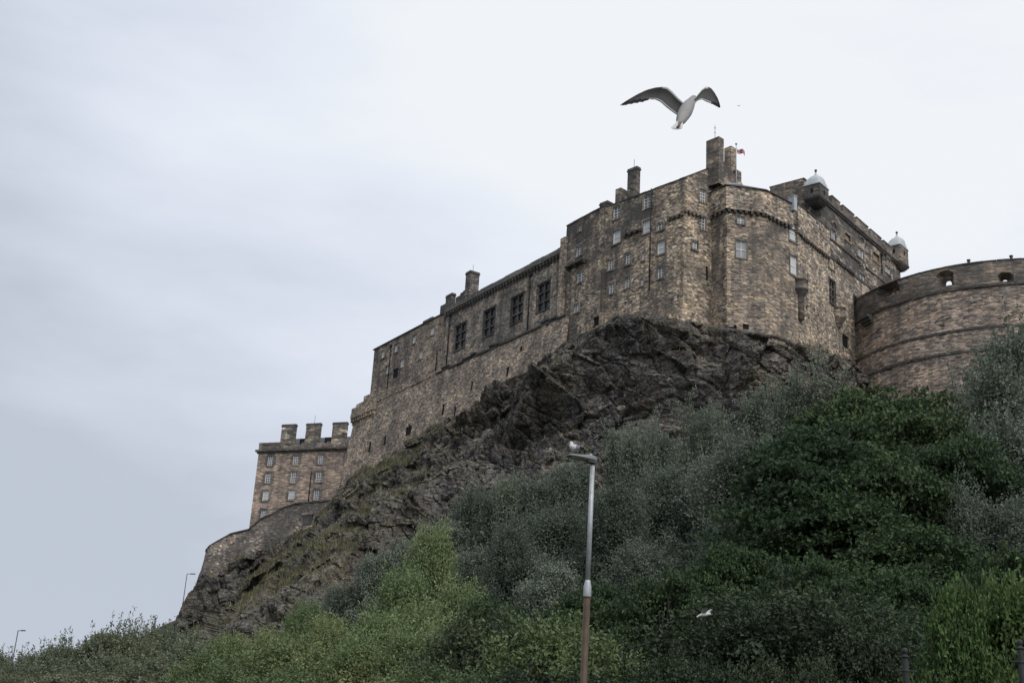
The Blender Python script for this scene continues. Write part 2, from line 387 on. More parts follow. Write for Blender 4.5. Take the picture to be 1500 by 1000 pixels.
def window(root, F, bb, style='sash', wall=None, nx=2, nz=4, surround=True, label=None, quoins=False):
    """cuts an opening (returned) and builds frame > pane, surround, sill as real pieces set into it"""
    s0, s1, z0, z1 = bb if isinstance(bb, Rect) else F.rect(bb)
    if s1 - s0 < .3: c = (s0 + s1) / 2; s0, s1 = c - .15, c + .15
    fr = MB(); pn = MB(); su = MB(); si = MB(); D = -.22
    if style in ('sash', 'blind', 'boarded'):
        fmat = M['white'] if style != 'boarded' else M['darkstone']
        b = .075
        fbox(fr, F, s0, s0 + b, z0, z1, D, D + .1); fbox(fr, F, s1 - b, s1, z0, z1, D, D + .1)
        fbox(fr, F, s0 + b, s1 - b, z0, z0 + .1, D, D + .1); fbox(fr, F, s0 + b, s1 - b, z1 - .09, z1, D, D + .1)
        if style == 'sash':
            g = .062
            for k in range(1, nx):
                c = s0 + b + (s1 - s0 - 2 * b) * k / nx; fbox(fr, F, c - g / 2, c + g / 2, z0 + .1, z1 - .09, D + .012, D + .065)
            for k in range(1, nz):
                c = z0 + .1 + (z1 - z0 - .19) * k / nz; g2 = .085 if k * 2 == nz else g
                fbox(fr, F, s0 + b, s1 - b, c - g2 / 2, c + g2 / 2, D + .02, D + .072)
        elif style == 'blind':
            c = (z0 + z1) / 2; fbox(fr, F, s0 + b, s1 - b, c - .04, c + .04, D + .02, D + .07)
        fbox(pn, F, s0 + .02, s1 - .02, z0 + .02, z1 - .02, D - .03, D - .008)
        pmat = {'sash': M['glass'], 'blind': M['glass'], 'boarded': M['tanboard']}[style]
    elif style == 'mullion':
        fmat = M['darkstone']; b = .16; D = -.30
        fbox(fr, F, s0, s0 + b, z0, z1, D, D + .2); fbox(fr, F, s1 - b, s1, z0, z1, D, D + .2)
        fbox(fr, F, s0 + b, s1 - b, z0, z0 + b, D, D + .2); fbox(fr, F, s0 + b, s1 - b, z1 - b, z1, D, D + .2)
        c = (s0 + s1) / 2; fbox(fr, F, c - .11, c + .11, z0 + b, z1 - b, D + .01, D + .21)
        for k in (1, 2):
            q = z0 + (z1 - z0) * k / 3; fbox(fr, F, s0 + b, c - .11, q - .1, q + .1, D + .02, D + .2); fbox(fr, F, c + .11, s1 - b, q - .1, q + .1, D + .02, D + .2)
        fbox(pn, F, s0 + .02, s1 - .02, z0 + .02, z1 - .02, D - .05, D - .01); pmat = M['darkglass']
    else:   # opening closed by a black panel that paints its inner shade
        fmat = M['recess_shade']; fbox(fr, F, s0, s1, z0, z1, -.20, -.14); pmat = None
    name = 'window' if pmat else ('doorway' if style == 'door' else 'loophole')
    w = part(name, fr, fmat, root, label)
    if pmat: part('pane', pn, pmat, w)
    if style == 'blind':
        bl = MB(); fbox(bl, F, s0 + .06, s1 - .06, z0 + (z1 - z0) * .13, z1 - .09, D + .004, D + .010); part('blind', bl, M['blind'], w)
    if surround and pmat:
        t = .17; fbox(su, F, s0 - t, s0, z0, z1, -.2, .06); fbox(su, F, s1, s1 + t, z0, z1, -.2, .06)
        if quoins:      # long and short dressed stones
            z = z0; k = 0
            while z < z1:
                q = .42 if k % 2 else .24; h = min(.38, z1 - z)
                fbox(su, F, s0 - t - q, s0 - t + .02, z, z + h - .015, -.05, .045); fbox(su, F, s1 + t - .02, s1 + t + q, z, z + h - .015, -.05, .045); z += .39; k += 1
        fbox(su, F, s0 - t - .06, s1 + t + .06, z1, z1 + .24, -.2, .065); part('surround', su, M['darkstone' if style == 'mullion' else 'dressed'], w)
        fbox(si, F, s0 - t, s1 + t, z0 - .17, z0, -.2, .13); part('sill', si, M['darkstone' if style == 'mullion' else 'dressed'], w)
    return (s0, s1, z0, z1)

def boxpx(F, o, xl, xc, xr, yc, zb, sc=1.0):
    """upright box whose near corner stands at pixel column xc on the plane F shifted by o; left face runs to xl, right face to xr"""
    G = F.shift(o); s1, z1 = G.sz(xc, yc); s0 = G.s(xl, yc); c = G.pt(s1, z1)
    side = Fac(c, -F.n); L = side.s(xr, yc)
    q = [G.pt(s0, 0)[:2], c[:2], c[:2] - F.n * L, G.pt(s0, 0)[:2] - F.n * L]
    return q, z1, zb
def grow(q, e):
    q = [np.array(p[:2]) for p in q]; c = sum(q) / len(q); return [c + (p - c) * (1 + e / np.linalg.norm(p - c)) for p in q]
def gridbox(mb, q, zb, zt, step=.7, amp=.03, top=True):
    """four masonry sides with slightly uneven faces and edges"""
    n = len(q)
    for i in range(n):
        a, b = np.array(q[i]), np.array(q[(i + 1) % n]); L = np.linalg.norm(b - a)
        if L < .01: continue
        Fq = Fac(a, (b - a) / L)
        wallgrid(mb, Fq.pt, 0, L, zb, zt, step=step, amp=0)
    if top: mb.add([(*p, zt) for p in q], [tuple(range(n))])
def chimney(root, F, o, xl, xc, xr, yc, zb, mat='chimney', cap=True, aerial=0, name='chimney'):
    q, zt, zb = boxpx(F, o, xl, xc, xr, yc, zb); mb = MB(); ch = .42 if cap else 0
    gridbox(mb, q, zb, zt - ch); c = part(name, mb, M[mat], root)
    if cap:
        k = MB(); k.prism(grow(q, .13), zt - ch, zt - ch + .2); k.prism(grow(q, .05), zt - ch + .2, zt); part('cap', k, M['darkstone'], c)
    if aerial:
        a = MB(); ce = sum(np.array(p) for p in q) / 4; a.tube([(*ce, zt - .02), (*ce, zt + aerial)], .03, 5)
        if aerial > 1.6:
            for h in (.5, .8): a.tube([(ce[0] - .14, ce[1], zt + aerial * h), (ce[0] + .14, ce[1], zt + aerial * h)], .03, 5)
        part('aerial', a, M['pipe'], c)
    return q, zt
def corbels(mb, F, s0, s1, zt, step=.75, w=.36, h=.3, out=.34, inn=.1):
    k = max(1, int(round((s1 - s0) / step)))
    fbox(mb, F, s0 - w / 2, s1 + w / 2, zt - .03, zt + .13, -inn, out * .95)
    for i in range(k + 1):
        a = s0 + (s1 - s0) * i / k; j = random.uniform(-.04, .04)
        fbox(mb, F, a - w / 2 + j, a + w / 2 + j, zt - h * random.uniform(.8, 1.1), zt, -inn, out)
def downpipe(root, F, px, y0, y1, hopper=True, r=.075):
    s0, zt = F.sz(px, y0); zb = F.z(px, y1); mb = MB()
    mb.tube([F.pt(s0, zb, .14), F.pt(s0, zt, .14)], r, 7)
    for k in range(1, 5): fbox(mb, F, s0 - .13, s0 + .13, zb + (zt - zb) * k / 5 - .05, zb + (zt - zb) * k / 5 + .05, .0, .2)
    if hopper: fbox(mb, F, s0 - .22, s0 + .22, zt - .35, zt + .1, .02, .36)
    part('drainpipe', mb, M['pipe'], root)

random.seed(4)
# plan of the castle
C1 = at_y(1000, 460, 150.0)
dA = -vpdir(-1211); dH = -vpdir(-634)
FA = Fac(C1, dA)
A0 = FA.s(885, 400); PAB = FA.pt(A0, 0)
FB = Fac(PAB, dH); B0s = FB.s(827, 400); PB = FB.pt(B0s, 0)
FH = FB.shift(-.7)
FG = Fac(C1, vpdir(4127))
G1 = FG.pt(FG.s(1042, 380), 0)
FL = Fac(G1, dH); L1 = FL.pt(FL.s(1065, 400), 0)
FF = Fac(L1, vpdir(14000)); F1 = FF.pt(FF.s(1120, 400), 0)
FQ = Fac(F1, vpdir(3200)); Q1 = FQ.pt(FQ.s(1168, 400), 0)
FR = Fac(Q1, vpdir(2400)); R1s = FR.s(1266, 460); R1 = FR.pt(R1s, 0)
FT = FR.shift(-1.1)
FW_ = FH.shift(1.25)       # lower rampart face
Hleft = FH.s(545, 560)
ZB = 24.0
for n_, p_ in (('C1', C1), ('PAB', PAB), ('PB', PB), ('G1', G1), ('L1', L1), ('F1', F1), ('Q1', Q1), ('R1', R1), ('Hleft', FH.pt(Hleft, 0))): print(n_, np.round(p_, 1))
print('zcorner base', C1[2], 'eave', FA.z(1000, 261), FA.z(937, 287), FA.z(885, 305), FB.z(830, 331), FB.z(876, 308), 'hall', FH.z(650, 460), FH.z(820, 375))

# ---------------------------------------------------------------- palace block with the gable
def build_palace():
    zE = FA.z(1000, 262)
    root = empty('palace_block', (C1[0], C1[1], C1[2]), "brown rubble palace block with tall chimneys and many sash windows, left of faceted tower", "castle building")
    W = []
    for bb, st, nx, nz in (((898.1, 300.1, 908.6, 322.6), 'sash', 2, 4), ((942.8, 283.9, 953, 306.8), 'sash', 2, 4), ((897.8, 335.2, 909.5, 359), 'blind', 2, 2),
                           ((941.7, 320.8, 952.7, 343.9), 'blind', 2, 2), ((963, 324.4, 972, 338), 'sash', 2, 2), ((962.6, 350.9, 974.1, 374.5), 'blind', 2, 2),
                           ((916.1, 369.4, 924.2, 388.9), 'sash', 2, 4), ((940.1, 368.5, 944.4, 382), 'blind', 1, 2), ((890.6, 378.4, 898.1, 396.4), 'sash', 2, 4),
                           ((963, 389.5, 972, 409.3), 'sash', 2, 4), ((915.2, 405.7, 922.8, 423.7), 'sash', 2, 4), ((938.3, 406.6, 942.8, 418.7), 'blind', 1, 2),
                           ((891.8, 412.9, 900.1, 431.5), 'sash', 2, 4)):
        W.append(window(root, FA, bb, st, nx=nx, nz=nz))
    mb = MB(); wallgrid(mb, FA.pt, A0, 0, ZB, zE, W, .42, wob=.05)
    # west bay, one step turned
    WB = []
    for bb, st in (((847.7, 328, 851.3, 340), 'sash'), ((843.8, 357.7, 851.9, 377.5), 'sash'), ((845, 394, 855.5, 416.5), 'sash'), ((840.5, 443.5, 848.3, 459.2), 'sash')):
        WB.append(window(root, FB, bb, st, nx=2 if bb[2] - bb[0] > 5 else 1, nz=4))
    r = FB.rect((869.3, 462.4, 877.4, 478.6)); WB.append((*r, 1.0)); window(root, FB, r, 'door')
    zW = FB.z(852, 320)
    wallgrid(mb, FB.pt, B0s, 0, ZB, zW, WB, .42, step=.45 if False else 1.0, wob=.06)
    # gable end
    WG = []
    for bb in ((1024.5, 275.5, 1034, 298.3), (1025, 315.4, 1033.7, 338), (1013.7, 352, 1021.5, 366.7)):
        WG.append(window(root, FG, bb, 'sash', nx=3 if bb[1] < 300 else 2, nz=4))
    r = FG.rect((1034, 389.5, 1037.3, 412)); WG.append(r); window(root, FG, r, 'slit')
    gl = 13.0; wallgrid(mb, FG.pt, 0, gl, ZB, zE, WG, .42)
    sa, za = FG.sz(1037, 247.5)
    apex = (gl / 2, zE + (za - zE) * (gl / 2) / sa)
    mb.add([FG.pt(0, zE, -.01), FG.pt(gl, zE, -.01), FG.pt(apex[0], apex[1], -.01)], [(0, 1, 2)])
    inn = FG.d * gl
    bk = [FG.pt(gl, 0)[:2], PAB[:2] + inn * 1.0, PB[:2] + inn]
    mb.prism([PB[:2], PAB[:2], C1[:2]] + bk, ZB, zE - .6, top=False, bottom=False, skip=(0, 1, 2))
    part('wall', mb, M['palace'], root)
    # roof with its ridge running back from the gable
    rf = MB(); ap = FG.pt(apex[0], apex[1]); apb = ap - np.array([*(FA.d * abs(A0)), 0])
    e0 = FA.pt(0, zE - .08, -.25); e1 = FA.pt(A0, zE - .08, -.25); g = np.array([*inn, 0])
    rf.add([e0, e1, apb, ap, e0 + g, e1 + g], [(0, 3, 2, 1), (4, 5, 2, 3), (1, 2, 5)])
    w0 = FB.pt(0, zW - .1, -.3); w1 = FB.pt(B0s, zW - .1, -.3); up = np.array([0, 0, 1.2])
    rf.add([w0, w1, w1 + g * .5 + up, w0 + g * .5 + up, w1 + g, w0 + g], [(0, 3, 2, 1), (3, 5, 4, 2), (1, 2, 4)])
    part('roof', rf, M['slate'], root)
    # skew coping on the gable, wall head coping
    cp = MB()
    a = FG.pt(-.1, zE, .0); b = FG.pt(apex[0], apex[1], 0)
    for k in range(14):
        t0, t1 = k / 14, (k + 1) / 14 - .004; p = a + (b - a) * t0; q = a + (b - a) * t1
        nn = np.array([*FG.n, 0]); z = np.array([0, 0, .13])
        cp.box8([p + nn * .1, q + nn * .1, q - nn * .3, p - nn * .3, p + nn * .1 + z, q + nn * .1 + z, q - nn * .3 + z, p - nn * .3 + z])
    k = 0; s = A0
    while s < -.3:
        e = min(s + random.uniform(.8, 1.6), 0); fbox(cp, FA, s + .01, e - .01, zE + random.uniform(-.02, 0), zE + random.uniform(.12, .18), -.35, .08); s = e
    s = B0s
    while s < -.3:
        e = min(s + random.uniform(.8, 1.6), 0); fbox(cp, FB, s + .01, e - .01, zW - .02, zW + random.uniform(.12, .2), -.35, .08); s = e
    part('coping', cp, M['darkstone'], root)
    cb = MB(); z = FG.z(1010, 311); corbels(cb, FG, .15, FG.s(1026, 312), z, .7)
    part('corbel_table', cb, M['dressed'], root); cb = MB()
    zc = FA.z(985, 319.5); corbels(cb, FA, FA.s(981, 318), -.15, zc, .7)
    part('corbel_table', cb, M['dressed'], root); cb = MB()
    zc = FA.z(925, 342); corbels(cb, FA, FA.s(916, 346), FA.s(940, 338), zc, 1.1, out=.35)
    part('corbel_table', cb, M['darkstone'], root)
    # balcony slab over the lower window of the west bay, and the stepped buttress at its left end
    bl = MB(); z = FB.z(846, 386); s0, s1 = FB.s(832.5, 394), FB.s(860, 379)
    fbox(bl, FB, s0, s1, z - .25, z + .02, -.1, .75); corbels(bl, FB, s0 + .3, s1 - .3, z - .25, 1.5, .3, .3, .6)
    part('ledge', bl, M['darkstone'], root)
    bt = MB(); q = [FB.pt(B0s - .75, 0, .42)[:2], FB.pt(B0s + .35, 0, .42)[:2], FB.pt(B0s + .35, 0, -1)[:2], FB.pt(B0s - .75, 0, -1)[:2]]
    gridbox(bt, q, ZB, FB.z(823, 352)); part('buttress', bt, M['rampart'], root)
    s0 = A0; q = [FA.pt(s0 - .2, 0, .38)[:2], FA.pt(s0 + .25, 0, .38)[:2], FA.pt(s0 + .25, 0, -.6)[:2], FA.pt(s0 - .2, 0, -.6)[:2]]
    bt = MB(); gridbox(bt, q, ZB, FA.z(885, 375)); part('buttress', bt, M['palace'], root)
    downpipe(root, FA, 955.2, 277, 425, False); downpipe(root, FB, 829, 350, 478)
    # stacks
    chimney(root, FA, -1.0, 919.7, 932.9, 938.3, 243, zE - 1, 'chimney', aerial=1.4)
    chimney(root, FA, -.8, 901.7, 909.5, 918.8, 274.5, zE - 1, 'palechimney', cap=False)
    chimney(root, FA, -.6, 879, 890, 900, 293.5, zW - 1, 'darkstone', name='wall_head_block')
    mid = Fac(FG.pt(sa, 0, -.05)[:2] + 0, dA)
    chimney(root, mid, .0, 1034.5, 1053, 1060.3, 199.5, za - 2.5, 'bastion', aerial=2.2, cap=False)
    chimney(root, mid, -4.5, 1060.8, 1071, 1078.5, 213.5, za - 3, 'bastion', cap=False)
    chimney(root, mid, -4.9, 1066, 1079, 1086, 248, za - 4, 'chimney', cap=False, name='chimney_base')
    return zE, zW, za
ZE, ZW, ZA = build_palace()

# ---------------------------------------------------------------- great hall
def build_hall():
    zC = FH.z(735, 418); zP = zC + .95; xl = FH.s(650, 500); xr = B0s
    root = empty('great_hall', FH.pt(FH.s(740, 500), FH.z(740, 500)), "long grey great hall with four tall dark mullioned windows and a corbelled parapet", "castle building")
    W = [window(root, FH, bb, 'mullion') for bb in ((666, 471, 682, 514.5), (708.5, 449.2, 724.5, 495.1), (748.9, 428.8, 766, 476.4), (787.4, 410.1, 805, 458.6))]
    mb = MB(); wallgrid(mb, FH.pt, xl, xr, ZB, zC, W, .5)
    dep = 12; q = [FH.pt(xl, 0)[:2], FH.pt(xr, 0)[:2], FH.pt(xr, 0, -dep)[:2], FH.pt(xl, 0, -dep)[:2]]
    mb.prism(q, ZB, zC - .02, top=True, bottom=False, skip=(0,)); part('wall', mb, M['hall'], root)
    cb = MB(); s = xl + .2
    while s < xr - .1:
        fbox(cb, FH, s, s + .42, zC - .42, zC - .02, -.05, .36); fbox(cb, FH, s + .05, s + .37, zC - .72, zC - .40, -.05, .2); s += .78
    fbox(cb, FH, xl, xr, zC - .02, zC + .14, -.3, .42); part('corbel_table', cb, M['darkstone'], root)
    pp = MB(); s = xl; i = 0
    while s < xr - .05:      # sloped stone slabs laid in long low steps
        e = min(s + 3.3, xr); h = .06 * (i % 2)
        P = [FH.pt(a, z, o) for a in (s, e) for z, o in ((zC + .14, .34), (zC + .14, -.5), (zC + 1.22 + h, -.5), (zC + 1.15 + h, .0))]
        pp.add(P, [(0, 1, 2, 3), (7, 6, 5, 4), (0, 3, 7, 4), (3, 2, 6, 7), (2, 1, 5, 6), (1, 0, 4, 5)])
        s = e; i += 1
    part('parapet', pp, M['darkstone'], root)
    rf = MB(); a = FH.pt(xl, zC, -1.2); b = FH.pt(xr, zC, -1.2); iv = np.array([*(-FH.n * (dep - 1.2)), 0]); u = np.array([0, 0, 1.6])
    rf.add([a, b, b + iv, a + iv, a + iv / 2 + u, b + iv / 2 + u], [(0, 1, 5, 4), (2, 3, 4, 5), (1, 2, 5), (3, 0, 4)]); part('roof', rf, M['slate'], root)
    chimney(root, FH, .1, 683, 689.5, 703, 395.5, zC - .2, 'chimney', aerial=1.3)
    chimney(root, FH, .1, 653.8, 662.3, 668, 428.5, zC - .2, 'chimney')
    for (x0, x1, y) in ((645.5, 654, 446), (674.5, 678.5, 428.5), (678.5, 683.2, 425), (668, 674.5, 434)):
        st = MB(); s0, s1 = FH.s(x0, y), FH.s(x1, y); fbox(st, FH, s0, s1, zC + .1, FH.z((x0 + x1) / 2, y), -1.0, .02); part('crow_step', st, M['chimney'], root)
    downpipe(root, FH, 777.9, 402, 492); downpipe(root, FH, 660.5, 460, 541, True, .09)
    return zC
ZC = build_hall()

# ---------------------------------------------------------------- old barrack at the left end of the hall
def build_barrack():
    xl, xr = Hleft, FH.s(650, 500) - .02
    G = FH.shift(.14); zC = G.z(590, 491)
    root = empty('barrack_block', G.pt(G.s(600, 540), G.z(600, 540)), "narrow brown rubble block at the hall's left end with small white windows", "castle building")
    W = []
    for bb in ((558.9, 512, 563.4, 525.5), (577.8, 503.4, 582.5, 517), (604.4, 490, 609.3, 504.3), (631, 476.9, 636.3, 491.9), (565.4, 535.4, 569.9, 548.9),
               (586.4, 524.6, 591.5, 539), (614.3, 511.7, 619.2, 526.4)): W.append(window(root, G, bb, 'blind', nx=2, nz=3))
    r = G.rect((575.3, 538, 582.8, 555)); W.append(r); window(root, G, r, 'slit')
    mb = MB(); wallgrid(mb, G.pt, xl, xr, ZB, zC, W, .42)
    q = [G.pt(xl, 0)[:2], G.pt(xr, 0)[:2], G.pt(xr, 0, -10)[:2], G.pt(xl, 0, -10)[:2]]
    mb.prism(q, ZB, zC - .02, top=True, bottom=False, skip=(0,)); part('wall', mb, M['barrack'], root)
    rf = MB(); a = G.pt(xl - .25, zC, .22); b = G.pt(xr, zC, .22); iv = np.array([*(-G.n * 10.3), 0]); u = np.array([0, 0, 1.3]); k = np.array([0, 0, .14])
    hp = np.array([*(G.d * 4), 0])
    rf.add([a, b, b + iv, a + iv, a + k, b + k, b + iv + k, a + iv + k, a + iv / 2 + u + hp, b + iv / 2 + u], [(0, 3, 2, 1), (0, 1, 5, 4), (3, 0, 4, 7), (4, 5, 9, 8), (6, 7, 8, 9), (7, 4, 8), (1, 2, 6, 5), (5, 6, 9), (2, 3, 7, 6)])
    part('roof', rf, M['slate'], root)
    sk = MB(); s0, s1 = G.s(615, 475), G.s(629, 469); z = zC + .25; fbox(sk, G, s0, s1, z, z + .75, -2.4, -.5); part('roof_hatch', sk, M['darkstone'], root)
    downpipe(root, G, 573.8, 506, 572)
    downpipe(root, G, 641.5, 512, 545, False)
build_barrack()

# ---------------------------------------------------------------- lower rampart under hall and barrack
def build_rampart():
    G = FW_; zt = G.z(740, 503); xl, xr = G.s(522, 600), G.s(829, 470)
    zl = G.z(545, 578)
    xm = G.s(640, 548)
    root = empty('rampart_wall', G.pt(G.s(650, 600), G.z(650, 600)), "long rubble rampart with arrow slits and a stepped string line below the great hall", "castle wall")
    def mp(a, z, o):
        dz = max(0, zt - z); return G.pt(a - .07 * dz * max(0, 1 - (a - xl) / 9), z, o + .1 * dz)
    W = []
    for bb, ar in (((689, 558, 692.3, 573), 0), ((646.7, 591, 651, 609), 0), ((665, 594.8, 667.3, 611), 0), ((540, 646, 543.4, 663), 0), ((562, 638, 565.3, 653), 0), ((594, 620, 603, 640), 1.2),
                   ((761, 506, 765, 516), 0), ((741, 537, 745, 553), 0), ((801, 470.5, 803.5, 477), 0)):
        Fq = G.shift(.1 * max(0, zt - G.z((bb[0] + bb[2]) / 2, (bb[1] + bb[3]) / 2))); r = Fq.rect(bb); k_ = max(0, .58 - (r[1] - r[0])) / 2; r = Rect((r[0] - k_, r[1] + k_, r[2], r[3])); W.append((*r, ar) if ar else r)
        fr = MB(); P = [mp(*k) for k in ((r[0] - .1, r[2] - .1, -.17), (r[1] + .1, r[2] - .1, -.17), (r[1] + .1, r[3] + .1, -.17), (r[0] - .1, r[3] + .1, -.17))]
        P += [np.array(p) + np.array([*(-G.n * .06), 0]) for p in P]
        fr.add(P, [(0, 1, 2, 3), (7, 6, 5, 4), (0, 3, 7, 4), (1, 0, 4, 5), (2, 1, 5, 6), (3, 2, 6, 7)]); part('arched_doorway' if ar else 'loophole', fr, M['recess_shade'], root)  # black panel just behind the face paints the opening's inner shade
    mb = MB(); wallgrid(mb, mp, xl, xr, ZB - 2, zt, W, .6, step=.9, back=True)
    # end wall running back at the left
    E = Fac(mp(xl, 0, 0)[:2] * 0 + G.pt(xl, 0)[:2] - G.n * 11, G.n)
    wallgrid(mb, lambda a, z, o: np.array([*(G.pt(xl - .07 * max(0, zt - z), 0)[:2] - G.n * (11 - a) + G.n * (.1 * max(0, zt - z)) * (a / 11) - G.d * o), z]), 0, 11, ZB - 2, zt, step=1.5)
    part('wall', mb, M['rampart'], root)
    # string course of stepped slabs
    sc = MB(); s = xm; up = 0
    while s < xr - .2:
        L = random.uniform(1.0, 2.6); e = min(s + L, xr); up = random.choice((0, 0, .32, .5)) ; fbox(sc, G, s, e, zt + .0 + up, zt + .24 + up, -1.1, .26)
        if up: fbox(sc, G, s, e, zt, zt + up, -1.7, .06)
        s = e
    part('string_course', sc, M['darkstone'], root)
    pp = MB(); s = xl; i = 0
    hs = [(523, 534, 590), (534, 541, 579), (541, 560, 577), (560, 590, 566), (590, 597, 568), (597, 640, 553)]
    for x0, x1, y in hs:
        s0 = xl if x0 == 523 else G.s(x0, y); s1 = G.s(x1, y); z = G.z((x0 + x1) / 2, y); fbox(pp, G, s0, s1, zt + .002, max(z, zt + .25), -.7, .1)
    part('parapet', pp, M['rampart'], root)
    mc = MB(); s0, s1 = xl - .1, G.s(552, 600); z = G.z(538, 607)
    fbox(mc, G, s0 - .5, s1, z + .1, z + .9, -.1, .7); fbox(mc, G, s0 - .45, s1, z + .9, z + 1.9, -.1, .62)
    s = s0 - .4
    while s < s1 - .3: fbox(mc, G, s, s + .38, z - .55, z + .1, -.1, .62); fbox(mc, G, s + .04, s + .34, z - 1.0, z - .5, -.1, .35); s += .75
    part('machicolation', mc, M['rampart'], root)
    return zt
ZT = build_rampart()

# ---------------------------------------------------------------- faceted tower and the long east wall
def build_tower():
    root = empty('faceted_tower', (F1[0], F1[1], FF.z(1100, 480)), "faceted grey-brown corner tower, its top storey corbelled out under a low slate roof", "castle tower")
    WF = [window(root, FF, bb, 'sash', nx=n, nz=k) for bb, n, k in (((1080, 316, 1090.4, 329), 2, 2), ((1078.4, 351.6, 1093.6, 379), 2, 2))]
    for bb in ((1068, 474.5, 1079, 482), (1088, 474, 1097, 483)):
        r = FF.rect(bb); WF.append(r); window(root, FF, r, 'slit')
    zc = FF.z(1092, 310.5)
    WQ = [window(root, FQ, (1156, 324, 1167.6, 357), 'blind')]
    r = FQ.rect((1157.4, 372, 1167.4, 406)); WQ.append(r); window(root, FQ, r, 'blind')
    mb = MB()
    for F, L, W in ((FL, FL.s(1065, 400), []), (FF, FF.s(1120, 400), WF), (FQ, FQ.s(1168, 400), WQ)):
        wallgrid(mb, F.pt, 0, L, ZB, zc if F is not FQ else FQ.z(1166, 304), W, .42)
    bk = [Q1[:2] - FQ.n * 9, G1[:2] - FL.n * 6]
    mb.prism([G1[:2], L1[:2], F1[:2], Q1[:2]] + bk, ZB, zc, top=True, bottom=False, skip=(0, 1, 2)); part('wall', mb, M['bastion'], root)
    qo = MB(); z = FF.z(1066, 300)
    zz = FF.z(1066, 478)
    while zz < zc - .4:       # long and short corner stones
        h = random.uniform(.3, .42); a, b = random.choice(((.85, .4), (.4, .85), (.6, .55)))
        p = L1[:2]; e = .07
        P = [p - FL.d * a + FL.n * e, p + (FL.n + FF.n) * e * .7, p + FF.d * b + FF.n * e, p - FL.n * .3 - FF.n * .3]
        qo.prism(P, zz, zz + h - .03); zz += h
    part('quoins', qo, M['palace'], root)
    # corbelled top storey
    o = .38; UL, UF, UQ = FL.shift(o), FF.shift(o), FQ.shift(o)
    u0 = UL.pt(0, 0)[:2]; u1 = isect(UL, UF); u2 = isect(UF, UQ); u3 = UQ.pt(UQ.s(1162, 320), 0)[:2]
    zt = UF.z(1092, 275.5); up = MB()
    for i, (a, b, F, bbs) in enumerate(((u0, u1, UL, ((1052.4, 290, 1055, 300),)), (u1, u2, UF, ((1085, 284, 1088, 294),)), (u2, u3, UQ, ()))):
        L = np.linalg.norm(b - a); Fn = Fac(a, F.d); W = []
        for bb in bbs: W.append(window(root, Fn, bb, 'sash', nx=1, nz=2, surround=False))
        wallgrid(up, Fn.pt, 0, L, zc, zt, W, .4, wob=.05)
    pol = [u0, u1, u2, u3, u3 - FQ.n * 8, u0 - FL.n * 6]
    up.prism(pol, zc, zt - .02, top=True, bottom=True, skip=(0, 1, 2)); part('upper_storey', up, M['east'], root)
    cb = MB()
    for F, L in ((FL, FL.s(1065, 400)), (FF, FF.s(1120, 400)), (FQ, FQ.s(1156, 330))): cb = MB(); corbels(cb, F, .2, L - .15, zc, .72, .36, .36, .36); part('corbel_table', cb, M['darkstone'], root)
    rf = MB(); e = [np.array([*p, zt + .02]) for p in grow([u0, u1, u2, u3], .0)]; e = [np.array([*(p[:2] + d * .16), p[2]]) for p, d in zip(e, (FL.n, (FL.n + FF.n) * .7, (FF.n + FQ.n) * .6, FQ.n))]
    th = np.array([0, 0, .12]); a1 = np.array([*(G1[:2] - FL.n * 3.4 + FF.d * 1.0), UF.z(1062, 257) + 1.35]); a2 = np.array([*(Q1[:2] - FQ.n * 5.5), zt + 1.0])
    V = e + [p + th for p in e] + [a1, a2]
    rf.add(V, [(0, 1, 5, 4), (1, 2, 6, 5), (2, 3, 7, 6), (4, 5, 8), (5, 6, 8), (6, 9, 8), (6, 7, 9), (3, 2, 1, 0)]); part('roof', rf, M['slate'], root)
    ld = MB(); ld.tube([e[1] + th, a1], .12, 6); ld.tube([e[0] + th, a1], .16, 6); ld.tube([a1, a2], .12, 6); part('lead_ridge', ld, M['lead'], root)
    # pale metal housing on the wall head
    bx = MB(); q, zt2, _ = boxpx(UQ, -.5, 1154.5, 1159, 1167.5, 292, 0); bx.prism(q, zt - .9, zt2); bx.prism(grow(q, .08), zt2, zt2 + .12); part('roof_housing', bx, M['lead'], root)
build_tower()

